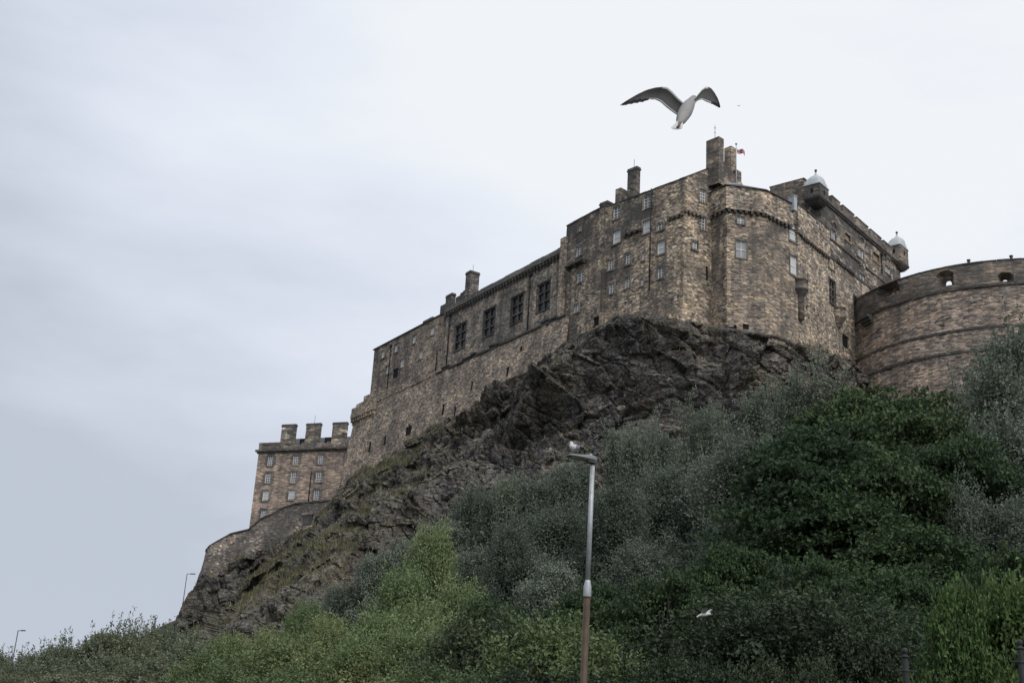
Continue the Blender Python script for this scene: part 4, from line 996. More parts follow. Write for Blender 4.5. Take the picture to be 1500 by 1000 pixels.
def build_rock():
    T = []       # top line: point, wall normal, horizontal run per metre of drop, turf amount
    def add(P, n, a, turf): T.append((np.array(P), np.array(n), a, turf))
    # left part follows the foot of the retaining wall
    n = len(RQ)
    for i in range(n - 1, -1, -3):
        q = RQ[i].copy(); drop = 5.6 + 1.2 * sin(i * .35); pxq = proj(q)[0]
        if pxq > 430: drop = 5.8 - (pxq - 430) / 57 * 2.5
        q[2] -= drop; q[:2] += RN[i] * (.16 * drop - .1); add(q, RN[i], .26 if i > 58 else .62, .35 if i < 58 else .15)
    for px, py in ((500, 716), (512, 706), (526, 692), (545, 680), (560, 672), (578, 657), (600, 641), (622, 633), (640, 626), (660, 613), (690, 600), (706, 590), (712, 574), (740, 556), (770, 543), (790, 532), (815, 512), (826, 500)):
        P = FW_.shift(.7).hit(px, py); add(P, FW_.n, (1.05 if px < 640 else 1.05 - (px - 640) / 190 * .55), .5 if px < 640 else max(0, .5 - (px - 640) / 120 * .5))
    for px, py in ((838, 494), (852, 488), (870, 481)): add(FB.shift(.2).hit(px, py), FB.n, .5, .1)
    for px, py in ((892, 470), (910, 464), (940, 461), (970, 464), (994, 467)): add(FA.shift(.2).hit(px, py), FA.n, .42, .05)
    for px, py in ((1015, 470), (1035, 474)): add(FG.shift(.2).hit(px, py), FG.n, .42, .05)
    for px, py in ((1068, 480), (1090, 484), (1112, 489)): add(FF.shift(.2).hit(px, py), FF.n, .42, 0)
    for px, py in ((1130, 490), (1150, 495)): add(FQ.shift(.2).hit(px, py), FQ.n, .42, 0)
    for px, py in ((1180, 503), (1200, 511), (1230, 530), (1255, 552)): add(FR.shift(.2).hit(px, py), FR.n, .38, .1)
    add(at_y(1285, 582, 158), (0, -1), .4, .3); add(at_y(1340, 606, 148), (0, -1), .4, .3); add(at_y(1440, 630, 142), (0, -1), .4, .3); add(at_y(1620, 650, 146), (0, -1), .4, .3)
    P = np.array([t[0] for t in T]); N = np.array([t[1] for t in T]); A = np.array([t[2] for t in T]); U = np.array([t[3] for t in T])
    toc = -P[:, :2] / np.linalg.norm(P[:, :2], axis=1)[:, None]; isl = (np.arange(len(P)) < 10)[:, None]
    N = np.where(isl, N, .45 * N + .55 * toc); N /= np.linalg.norm(N, axis=1)[:, None]
    d = np.r_[0, np.cumsum(np.maximum(np.linalg.norm(np.diff(P, axis=0), axis=1), .3))]
    NU = 1150; dd = np.linspace(0, d[-1], NU); I = lambda a: np.interp(dd, d, a)
    top = np.stack([I(P[:, k]) for k in range(3)], 1); sm = lambda a, w: np.convolve(np.pad(a, w, 'edge'), np.ones(2 * w + 1) / (2 * w + 1), 'valid')
    nrm = np.stack([sm(I(N[:, k]), 14) for k in range(2)], 1); nrm /= np.linalg.norm(nrm, axis=1)[:, None]
    run = sm(I(A), 12); turf = sm(I(U), 8)
    pxs = np.array([proj(t)[0] for t in top])
    HM = 44.0; NV = 430; hh = np.r_[np.linspace(0, 1, NV)] ** 1.1 * HM
    u, h = np.meshgrid(np.arange(NU), hh); u = u.ravel(); h = h.ravel()
    B = top[u].copy(); nn = nrm[u]
    # profile: steep head, easing outwards; left slope is gentler
    o = run[u] * h + .25 * np.minimum(h, 3) + np.where(h > 16, (h - 16) * .35, 0)
    # a spur running down-left from below the gabled block
    sx = 905 - h * 7.5; o += 3.2 * np.exp(-((pxs[u] - sx) / 42) ** 2) * smooth(h / 8) + 2.2 * np.exp(-((pxs[u] - 1010 + h * 2) / 50) ** 2) * smooth((h - 3) / 8)
    o -= 2.5 * np.exp(-((pxs[u] - 770 + h * 4) / 35) ** 2) * smooth(h / 6)
    B[:, 2] -= h; B[:, :2] += nn * o[:, None]
    fade = smooth(h / 1.1)
    s_al = dd[u]
    # strata: tilted, jointed blocks whose faces each lean their own way
    q = B * np.array([.05, .05, .09]); wob = fbm(q, 4, 21)
    zt_ = B[:, 2] + .34 * s_al
    def facets(su, sz, so, amp, lean, seed, wj):
        Q = np.stack([(s_al - .25 * B[:, 2]) * su + wob * wj, zt_ * sz + wob * wj, o * so], 1)
        I0 = np.floor(Q); val, f1, f2, loc = worley_loc(Q, seed)
        r = [_h(np.floor(val * 99991).astype(np.int64), np.zeros(len(Q), np.int64), np.zeros(len(Q), np.int64), seed + k) - .5 for k in range(2)]
        return (val - .5) * amp + (loc[:, 0] * r[0] * 2 + loc[:, 1] * (r[1] + .25) * 2) * lean, f2 - f1
    d1, e1 = facets(.07, .115, .04, 1.5, 2.6, 3, .12)
    d2, e2 = facets(.22, .38, .12, .9, .95, 8, .10)
    d3, e3 = facets(.7, 1.1, .3, .3, .42, 15, .08)
    ph = (zt_ + wob * 3.0) / 4.3; saw = ph - np.floor(ph)
    dsp = 1.1 * wob + d1 + d2 + d3 + (.5 - np.abs(saw - .5)) * turf[u] * 2.6 - .3 * np.clip(.07 - e2, 0, 1) / .07 - .12 * np.clip(.1 - e3, 0, 1) / .1
    lft = 1 - .62 * smooth((330 - pxs[u]) / 40) * (s_al < 60)
    dsp *= lft
    dsp += fbm(B * .9, 2, 40) * .08 + fbm(B * 2.4, 2, 50) * .05
    zz = d2 * .12
    B[:, :2] += nn * (dsp * fade)[:, None]; B[:, 2] += zz * fade
    B += np.random.RandomState(8).normal(0, .02, B.shape) * fade[:, None]
    # tuck the head of the rock into the wall
    head = top.copy(); head[:, :2] -= nrm * 2.0; head[:, 2] -= .2
    V = np.concatenate([head, B]); NR = NV + 1
    j, i = np.meshgrid(np.arange(NR - 1), np.arange(NU - 1), indexing='ij'); a = (j * NU + i).ravel()
    F = np.stack([a + 1, a, a + NU, a + NU + 1], 1)
    tf = np.r_[turf, turf[u] * (0.6 + .8 * vnoise(B * .12, 70))]
    loc = np.array([10, 150, 30.0])
    me = fastmesh('castle_rock', V - loc, F, mat_rock(), False, {'turf': tf})
    o_ = bpy.data.objects.new('castle_rock', me); COL.objects.link(o_); o_.location = loc
    setp(o_, "dark fractured crag with mossy ledges under the castle walls", "rock", kind='structure')
    # thin grass on the ledges
    va = V[F]; fn = np.cross(va[:, 2] - va[:, 0], va[:, 3] - va[:, 1]); fn /= np.linalg.norm(fn, axis=1)[:, None] + 1e-9
    cen = va.mean(1); tt = tf[F[:, 0]]; rng = np.random.RandomState(5)
    ms = vnoise(cen * .22, 90) + .5 * vnoise(cen * .7, 91)
    dens = np.clip((fn[:, 2] - .38) * 1.6, 0, 1) * np.clip(tt * 1.5 + .12, 0, 1) * (ms > -.15) * .36
    k = np.where((rng.rand(len(F)) < dens) & (cen[:, 2] > 20))[0]
    if len(k) > 26000: k = rng.choice(k, 26000, False)
    C = np.repeat(cen[k], 5, 0); n5 = len(C); ang = rng.rand(n5) * 2 * pi; tl = rng.uniform(.25, .7, n5); ln = rng.uniform(.1, .45, n5)
    C = C + rng.normal(0, .16, (n5, 3)) * np.array([1, 1, .2]); dr = np.stack([np.cos(ang), np.sin(ang), np.zeros(n5)], 1); sd_ = np.stack([-np.sin(ang), np.cos(ang), np.zeros(n5)], 1)
    w = rng.uniform(.03, .07, n5)[:, None]
    V2 = np.stack([C - sd_ * w, C + sd_ * w, C + dr * ln[:, None] + np.array([0, 0, 1]) * tl[:, None]], 1).reshape(-1, 3)
    F2 = np.arange(n5 * 3).reshape(-1, 3); tint = np.repeat(np.repeat(rng.rand(len(k)), 5) * .7 + rng.rand(n5) * .3, 3)
    g = bpy.data.objects.new('ledge_grass', fastmesh('ledge_grass', V2 - loc, F2, leafmat('grass', (.07, .075, .04), (.19, .18, .095), None), False, {'tint': tint})); COL.objects.link(g); g.location = loc
    setp(g, "tufts of dull green grass growing on the crag's ledges", "grass", kind='stuff')
def leafmat(name, lo, hi, under, trans=.22, spec=.25, objvar=.3, rough=.55):
    m, t, b = newmat('leaf_' + name); at = nd(t, 'ShaderNodeAttribute', attribute_name='tint'); oi = nd(t, 'ShaderNodeObjectInfo')
    c = ramp(t, at.outputs['Fac'], [(0, lo), (.75, hi), (1, tuple(min(1, x * 1.45) for x in hi))])
    hv = nd(t, 'ShaderNodeHueSaturation'); t.links.new(c, hv.inputs['Color'])
    t.links.new(mth(t, 'ADD', mth(t, 'MULTIPLY', oi.outputs['Random'], objvar), 1 - objvar / 2), hv.inputs['Value'])
    t.links.new(mth(t, 'ADD', mth(t, 'MULTIPLY', oi.outputs['Random'], -.05), .525), hv.inputs['Hue']); c = hv.outputs[0]
    if under:
        geo = nd(t, 'ShaderNodeNewGeometry'); c = mix(t, geo.outputs['Backfacing'], c, under)
    t.links.new(c, b.inputs['Base Color']); b.inputs['Roughness'].default_value = rough; b.inputs['Specular IOR Level'].default_value = spec
    tr = nd(t, 'ShaderNodeBsdfTranslucent'); t.links.new(c, tr.inputs[0]); ms = nd(t, 'ShaderNodeMixShader'); ms.inputs[0].default_value = trans
    o = [x for x in t.nodes if x.type == 'OUTPUT_MATERIAL'][0]; t.links.new(b.outputs[0], ms.inputs[1]); t.links.new(tr.outputs[0], ms.inputs[2]); t.links.new(ms.outputs[0], o.inputs[0])
    return m
build_rock()

def build_ground():
    xs = np.r_[-3000, -1500, -800, -500, np.arange(-360, 361, 6), 500, 800, 1500, 3000.]; ys = np.r_[-3000, -1000, -300, -80, np.arange(-40, 400, 5), 500, 800, 1500, 3000.]
    X, Y = np.meshgrid(xs, ys); X = X.ravel(); Y = Y.ravel(); Z = ground_z(X, Y)
    Z = Z + np.where((Y > 42) & (Y < 390), vnoise(np.stack([X * .12, Y * .12, X * 0], 1), 4) * .5, 0)
    Z = np.where(Y > 450, 20.0, Z)
    n = len(xs); j, i = np.meshgrid(np.arange(len(ys) - 1), np.arange(n - 1), indexing='ij'); a = (j * n + i).ravel()
    m, t, b = newmat('rough_ground'); tcn = nd(t, 'ShaderNodeTexCoord'); ob = tcn.outputs['Object']
    c = ramp(t, noise(t, ob, .35, 7, .65), [(.3, (.03, .032, .016)), (.5, (.05, .055, .024)), (.7, (.085, .075, .045))])
    t.links.new(c, b.inputs['Base Color'])
    o = bpy.data.objects.new('ground', fastmesh('ground', np.stack([X, Y, Z], 1), np.stack([a, a + 1, a + n + 1, a + n], 1), m, True)); COL.objects.link(o)
    setp(o, "rough grassy ground rising from the street to the crag", "ground", kind='structure')
build_ground()

# ------------------------------------------------------------------ trees
def leaves_mesh(name, P, A, N, L, W, tint, mat):
    A = A / (np.linalg.norm(A, axis=1)[:, None] + 1e-9); Bv = np.cross(A, N); Bv /= np.linalg.norm(Bv, axis=1)[:, None] + 1e-9; Nn = np.cross(Bv, A)
    L = L[:, None]; W = W[:, None]; mid = P + A * L * .45 + Nn * W * .18
    V = np.stack([P, mid + Bv * W * .5, P + A * L - Nn * L * .08, mid - Bv * W * .5], 1).reshape(-1, 3)
    return fastmesh(name, V, np.arange(len(V)).reshape(-1, 4), mat, False, {'tint': np.repeat(tint, 4)})
KIND = {
    # H, R, base, nspray, leaves, spray length, spread, leaf L, W, up bias, outward bias, flat, shape exponent, leader shoots
    'silver': dict(H=11, R=3.0, base=.22, n=430, k=84, sl=1.35, sp=.25, l=.135, w=.085, up=1.1, outw=.55, flat=1, ex=.62, shoots=70, sh=2.3, lump=.8),
    'spire': dict(H=11, R=1.25, base=.05, n=230, k=80, sl=1.5, sp=.2, l=.135, w=.085, up=1.5, outw=.4, flat=1, ex=.8, shoots=26, sh=2.0, lump=.7),
    'sycamore': dict(H=13, R=5.0, base=.24, n=330, k=120, sl=1.6, sp=.52, l=.195, w=.16, up=-.05, outw=1.0, flat=.2, ex=.55, shoots=6, sh=.6, lump=.85),
    'plume': dict(H=9, R=2.5, base=.05, n=520, k=60, sl=1.35, sp=.27, l=.19, w=.055, up=1.15, outw=.42, flat=1, ex=.8, shoots=40, sh=1.5, lump=.75),
    'thicket': dict(H=5, R=2.8, base=.03, n=430, k=80, sl=.85, sp=.26, l=.10, w=.065, up=.5, outw=.8, flat=.6, ex=.55, shoots=18, sh=.8, lump=.8),
    'hedge': dict(H=5, R=2.8, base=.03, n=430, k=80, sl=.95, sp=.26, l=.11, w=.062, up=.8, outw=.6, flat=.8, ex=.6, shoots=30, sh=1.0, lump=.8),
    'laurel': dict(H=5, R=2.3, base=.03, n=420, k=60, sl=.7, sp=.24, l=.13, w=.085, up=.7, outw=.7, flat=1, ex=.6, shoots=26, sh=.7, lump=.55),
    'twiggy': dict(H=6, R=3.0, base=.05, n=360, k=56, sl=1.1, sp=.3, l=.19, w=.11, up=.8, outw=.6, flat=1, ex=.6, shoots=22, sh=2.1, lump=.5),
}
LM = {'spire': None, 'silver': leafmat('silver', (.115, .148, .112), (.172, .212, .16), (.19, .215, .17), objvar=.7), 'sycamore': leafmat('sycamore', (.020, .040, .018), (.060, .102, .036), (.065, .095, .05), objvar=.75),  # leaf colours carry extra blue, painting in bluish air and shade
      'plume': leafmat('plume', (.125, .165, .08), (.265, .325, .15), None, objvar=.35), 'thicket': leafmat('thicket', (.018, .030, .018), (.062, .088, .045), None, objvar=.5),  # thicket leaves darkened to paint the shade low among the trees
      'hedge': leafmat('hedge', (.075, .105, .048), (.19, .24, .105), None, objvar=.4),
      'laurel': leafmat('laurel', (.045, .072, .024), (.125, .185, .058), None, objvar=.25), 'twiggy': leafmat('twiggy', (.07, .085, .05), (.17, .20, .12), (.20, .22, .16), objvar=.35)}
LM['spire'] = leafmat('pale_silver', (.115, .145, .10), (.19, .225, .155), (.23, .25, .20), objvar=.25)
BARK = plain('bark', (.045, .038, .03), .95, .4, 4, spec=.1)
def make_tree(kind, seed):
    k = KIND[kind]; rng = np.random.RandomState(seed); H, R = k['H'], k['R']
    n = k['n'] * 2; t = rng.beta(1.25, 1.15, n); az = rng.rand(n) * 2 * pi
    prof = np.clip(np.sin(pi * np.clip(.13 + .87 * t, 0, 1)), 0.02, 1) ** k['ex'] * (1.08 - .3 * t)
    if kind == 'silver': prof = (1 - t) ** .6 * np.clip(t * 3.5 + .45, 0, 1) + .06
    if kind in ('plume', 'spire'): prof = (1 - t) ** .8 * .85 + .16
    rr = rng.rand(n) ** .42
    C = np.stack([np.cos(az) * prof * rr * R, np.sin(az) * prof * rr * R, H * (k['base'] + (1 - k['base']) * t) * .93], 1)
    # lumps and gaps
    lum = vnoise(C * np.array([.55, .55, .6]) + seed * 3.3, seed) + .45 * vnoise(C * 1.3 + seed, seed + 1)
    push = 1 + .22 * vnoise(np.stack([np.cos(az) * 1.3, np.sin(az) * 1.3, t * 3.2], 1) + seed, seed + 2)
    C[:, :2] *= push[:, None]
    order = np.argsort(-(lum + rng.rand(n) * 1.2 * (1 - k['lump']))); keep = order[:k['n']]; C, az, t, rr = C[keep], az[keep], t[keep], rr[keep]; n = len(C)
    D = np.stack([np.cos(az) * k['outw'], np.sin(az) * k['outw'], np.full(n, k['up'])], 1) + rng.normal(0, .28, (n, 3)); D /= np.linalg.norm(D, axis=1)[:, None]
    sl = k['sl'] * rng.uniform(.6, 1.3, n)
    # leader shoots standing out of the top
    m = k['shoots']; sa = rng.rand(m) * 2 * pi; st_ = rng.uniform(.72, 1.0, m) if kind not in ('plume', 'silver', 'spire') else rng.uniform(.3, 1, m)
    pr = np.clip(np.sin(pi * np.clip(.13 + .87 * st_, 0, 1)), .02, 1) ** k['ex'] if kind not in ('plume', 'silver', 'spire') else (1 - st_) ** .7 * .95 + .06
    SC = np.stack([np.cos(sa) * pr * R * rng.rand(m) ** .5 * .9, np.sin(sa) * pr * R * rng.rand(m) ** .5 * .9, H * st_ * .93], 1); SD = np.stack([np.cos(sa) * .22, np.sin(sa) * .22, np.ones(m)], 1) + rng.normal(0, .14, (m, 3)); SD /= np.linalg.norm(SD, axis=1)[:, None]
    C = np.r_[C, SC]; D = np.r_[D, SD]; sl = np.r_[sl, k['sh'] * rng.uniform(.5, 1.25, m)]; spr = np.r_[np.full(n, 1.0), np.full(m, .45)]; ntot = len(C); cnt = np.r_[np.full(n, k['k']), np.full(m, int(k['k'] * (.9 if kind == 'silver' else .6)))]
    idx = np.repeat(np.arange(ntot), cnt); q = len(idx); u = rng.rand(q)
    off = rng.normal(0, 1, (q, 3)) * k['sp'] * spr[idx][:, None] * (1.15 - .75 * u)[:, None]
    off[:, 2] *= k['flat']
    P = C[idx] + D[idx] * (sl[idx] * u)[:, None] + off
    if kind == 'sycamore': P[:, 2] -= (u ** 2) * .35 * sl[idx]
    A = D[idx] * .5 + rng.normal(0, .6, (q, 3)); N = rng.normal(0, .5, (q, 3)) + np.array([0, 0, .9]) + np.stack([np.cos(az_ := np.arctan2(P[:, 1], P[:, 0])), np.sin(az_), 0 * az_], 1) * .45
    L = k['l'] * rng.uniform(.6, 1.3, q); W = k['w'] * rng.uniform(.7, 1.25, q)
    tint = np.clip(np.repeat(rng.rand(ntot), cnt) * .45 + rng.rand(q) * .55, 0, 1)
    crown = leaves_mesh('crown', P, A, N, L, W, tint, LM[kind])
    # trunk with limbs
    mb = MB(); stems = 1 if kind in ('sycamore', 'silver', 'spire') else 4
    sp_ = []
    for s_ in range(stems):
        b0 = np.array([0, 0, -.6]) + (rng.normal(0, .25, 3) * np.array([1, 1, 0]) if stems > 1 else 0); tip = np.array([*(rng.normal(0, R * (.12 if stems == 1 else .3), 2)), H * .86])
        pts = [b0 + (tip - b0) * v + np.array([*(rng.normal(0, .12, 2) * (v > 0) * H / 8), 0]) for v in np.linspace(0, 1, 8)]
        r0 = H * (.017 if stems == 1 else .005); mb.tube(pts, np.linspace(r0, .02, 8), 7); sp_.append(np.array(pts))
    lim = rng.choice(n, min(60, n), False)
    for i in lim:
        tr_ = sp_[rng.randint(stems)]; tgt = C[i]; zb = np.clip(tgt[2] * .55, H * .06, H * .75); f = (zb + .6) / (H * .86 + .6) * 7; a = tr_[int(f)] + (tr_[min(7, int(f) + 1)] - tr_[int(f)]) * (f % 1)
        midp = (a + tgt) / 2 + np.array([0, 0, -.12 * np.linalg.norm(tgt - a) if kind != 'sycamore' else .12 * np.linalg.norm(tgt - a)]); tp = tgt + D[i] * sl[i] * .8
        mb.tube([a, midp, tgt, tp], [H * .006, H * .0042, .022, .008], 5)
    for i in list(range(n, ntot)) + list(rng.choice(n, min(120, n), False)):
        mb.tube([C[i] - D[i] * .5, C[i], C[i] + D[i] * sl[i] * .95], [.02, .015, .006], 4)
    tm = mb.mesh('trunk', BARK)
    co_ = np.empty(len(crown.vertices) * 3, np.float32); crown.vertices.foreach_get('co', co_); TOPZ[crown.name] = float(np.percentile(co_[2::3], 99.7))
    return tm, crown
TOPZ = {}
PROTO = {(kd, v): make_tree(kd, 10 * i + v + 1) for i, kd in enumerate(KIND) for v in range(3 if kd in ('silver', 'thicket') else 2)}
TREELOG = []
_tn = [0]
FIRST = {}
def plant(name, kind, px, ytop, Y, ws, label, group=None, cat='tree'):
    _tn[0] += 1; rng = random.Random(_tn[0] * 7 + 1); nv = 3 if kind in ('silver', 'thicket') else 2; v = _tn[0] % nv
    if group: px += rng.uniform(-9, 9); ytop += rng.uniform(-14, 16); Y += rng.uniform(-3, 3); ws *= rng.uniform(.8, 1.2)
    top = at_y(px, ytop, Y); gz = float(ground_z(top[0], top[1])); h = top[2] - gz; sz = h / TOPZ[PROTO[(kind, v)][1].name]
    TREELOG.append((name, px, ytop, Y, round(h, 1), round(sz, 2)))
    sxy = ws * (sz + 1.0) / 2 if sz < 1.6 else ws * sz * .85
    if (kind, v) not in FIRST:
        o = empty(name, (0, 0, 0)); tm, cm = PROTO[(kind, v)]
        for nm, me in (('trunk', tm), ('crown', cm)):
            c = bpy.data.objects.new(nm, me); COL.objects.link(c); c.parent = o
        FIRST[(kind, v)] = o
    else:
        src = FIRST[(kind, v)]; o = src.copy(); COL.objects.link(o); o.name = name
        for ch in list(src.children):
            c = ch.copy(); COL.objects.link(c); c.parent = o
    o.location = (top[0], top[1], gz - .1); o.scale = (sxy, sxy, sz); o.rotation_euler = (0, 0, rng.random() * 6.28)
    for key in ('label', 'category', 'group'):
        if key in o: del o[key]
    setp(o, label, cat, group)

SG, SL = 'silver-leaved trees of the thicket', "grey-green silver-leaved tree merging into the middle of the thicket"
DG, DL = 'dark trees deep in the thicket', "dark green tree lost in the shade of the thicket's lower half"
SHG, SHL = 'shrubs along the thicket foot', "dark leafy shrub along the foot of the thicket"
HG, HL = 'bushes on the left bank', "grey-green twiggy bush on the low bank at the left"
YG, YL = 'yellow-green saplings', "yellow-green feathery sapling in the clump left of the lamp post"
def trees():
    S_ = lambda *a: plant('silver_tree', 'silver', *a); Y_ = lambda *a: plant('maple_tree', 'sycamore', *a); X_ = lambda *a: plant('silver_tree', 'spire', *a); P_ = lambda *a: plant('feathery_tree', 'plume', *a)
    T_ = lambda *a: plant('shrub', 'thicket', *a, 'shrub'); H_ = lambda *a: plant('shrub', 'hedge', *a, 'shrub'); W_ = lambda *a: plant('bush', 'twiggy', *a, 'bush'); L_ = lambda *a: plant('laurel_bush', 'laurel', *a, 'bush')
    # upper edge against the rock
    X_(1192, 526, 96, 1.15, "tall spiky silver-leaved tree standing highest against the crag below the east wall")
    X_(1106, 568, 94, 1.0, "silver-leaved tree with two upright tips, left of the tallest silver tree on the crag")
    X_(1003, 588, 96, 1.0, "silver-leaved tree reaching the crag's dark face straight below the faceted tower")
    X_(905, 628, 96, 1.0, "silver-leaved tree just right of the lamp head, its top against dark rock")
    for a in ((955, 612, 102, 1), (1055, 596, 104, 1), (1150, 580, 104, .9), (850, 668, 100, .9), (800, 692, 102, 1), (752, 704, 104, 1), (700, 722, 104, 1)): S_(*a, "silver-leaved tree along the thicket's top edge below the crag", 'silver trees along the top edge')
    for a in ((655, 757, 104, 1), (602, 786, 104, 1), (556, 812, 106, 1), (510, 842, 108, 1), (470, 868, 110, 1)): S_(*a, "silver-leaved tree where the thicket slopes down to the lower left", 'silver trees on the lower left slope')
    S_(1492, 478, 84, 1.0, "large pale silver-leaved tree at the right edge in front of the round battery"); S_(1440, 532, 84, .95, "silver-leaved tree half covering the round battery, left of the largest pale tree")
    S_(1540, 470, 86, 1.0, "silver-leaved tree cut off by the photo's right border")
    for a in ((1168, 560, 95, 1.1), (1140, 566, 95, 1), (1218, 556, 94, 1.1), (1062, 590, 95, 1), (1035, 596, 96, 1), (965, 606, 95, 1), (935, 618, 95, 1), (872, 655, 95, .9), (745, 700, 98, .9), (1410, 560, 80, 1), (1462, 520, 80, 1.1)): X_(*a, "slim upright silver-leaved sapling standing out of the thicket's top edge", 'slim silver saplings')
    # maples on the right
    Y_(1262, 578, 80, .95, "broad dark maple with a bright green top below the end of the east wall"); Y_(1345, 580, 78, .95, "broad dark maple with a bright green top below the round battery")
    for a in ((1205, 640, 72, .95), (1300, 660, 68, 1), (1395, 640, 68, .95), (1240, 735, 62, 1), (1340, 760, 60, 1)): Y_(*a, "dark layered maple in the deep shade at the right of the thicket", 'dark maples on the right')
    # middle of the thicket
    for a in ((700, 800, 84, 1.15), (765, 770, 82, 1.1), (830, 745, 84, 1.15), (900, 715, 80, 1.1), (968, 690, 84, 1.15), (1040, 670, 82, 1.1), (1105, 650, 80, 1.15), (1165, 660, 76, 1), (1450, 600, 74, 1.1), (1500, 610, 70, 1.1), (1425, 700, 66, 1), (1490, 740, 62, 1),
              (645, 835, 84, 1.1), (800, 825, 68, 1.05), (935, 780, 68, 1.1), (1070, 750, 68, 1.1)): S_(*a, SL, SG)
    for a in ((735, 875, 56, 1.1), (870, 845, 57, 1.2), (975, 850, 54, .9), (1075, 805, 57, 1.2), (1185, 830, 53, 1.0), (1330, 835, 52, 1.1), (1460, 800, 52, 1.1)): Y_(a[0], a[1], a[2], .62, DL, DG)
    # foot of the thicket
    H_(815, 915, 44, 1.0, "bright green leafy shrub immediately left of the brown lamp post"); T_(1190, 852, 46, 1.2, "large dull green shrub sprawling right of the low flying gull"); T_(1085, 905, 44, 1.1, "dark green shrub directly below the low flying gull")
    for a in ((735, 905, 46, 1.0), (775, 962, 41, .9), (915, 945, 43, .9), (1010, 955, 44, .7), (1150, 945, 42, .9), (1255, 905, 45, .9), (920, 985, 40, .9)): T_(*a, SHL, SHG)
    L_(1402, 852, 37, .5, "bright yellow-green bush with a split top between the two iron posts"); L_(1470, 832, 37, .55, "bright yellow-green bush with a tall pointed shoot by the right iron post")
    # feathery clump left of centre
    P_(634, 768, 72, .8, "tall narrow feathery tree with a bright green pointed top, left of the lamp post"); P_(678, 850, 60, .9, "feathery green tree at the right side of the bright clump, before dark foliage")
    for a in ((590, 838, 64, 1), (620, 872, 56, 1), (560, 885, 57, 1), (535, 918, 52, 1), (600, 925, 50, 1), (655, 915, 52, 1), (690, 925, 48, 1)): P_(*a, YL, YG)
    # lower left
    P_(452, 880, 92, .9, "yellowish feathery sapling highest at the rock foot on the left"); 
    for a in ((400, 905, 90, .95), (352, 922, 95, .95), (425, 915, 78, 1), (490, 898, 76, 1), (325, 938, 90, 1)): P_(*a, "yellowish feathery sapling at the rock's foot on the left", 'saplings at the rock foot')
    for a in ((370, 952, 62, 1.1), (430, 945, 60, 1.1), (490, 945, 56, 1.1), (550, 960, 48, 1), (320, 965, 62, 1.1), (460, 975, 50, 1), (400, 980, 52, 1), (620, 965, 45, 1), (660, 975, 43, 1), (590, 985, 43, 1), (350, 990, 52, 1)): H_(*a, "mid green shrub in front of the yellowish saplings, lower left", 'lower left shrubs')
    W_(222, 902, 118, 1.0, "tallest twiggy bush on the left bank, its bare-looking shoots against the sky"); W_(172, 908, 116, 1.0, "twiggy bush with a forked top against the sky, second highest on the left bank")
    for a in ((135, 930, 114, 1), (100, 942, 112, 1), (62, 958, 110, 1), (28, 966, 108, 1), (2, 962, 106, 1), (200, 925, 110, 1), (250, 928, 122, 1), (280, 930, 128, 1), (305, 935, 110, 1)): W_(*a, HL, HG)
    for a in ((20, 985, 92, 1.2), (70, 978, 92, 1.2), (120, 962, 92, 1.2), (165, 948, 94, 1.2), (215, 942, 94, 1.2), (262, 945, 92, 1.2), (110, 988, 74, 1.2), (165, 978, 74, 1.2), (215, 970, 74, 1.2), (268, 968, 72, 1.2), (50, 997, 76, 1.2)): W_(*a, "dense dark bush low on the left bank, in front of the twiggy ones", 'lower bushes on the left bank')
trees()

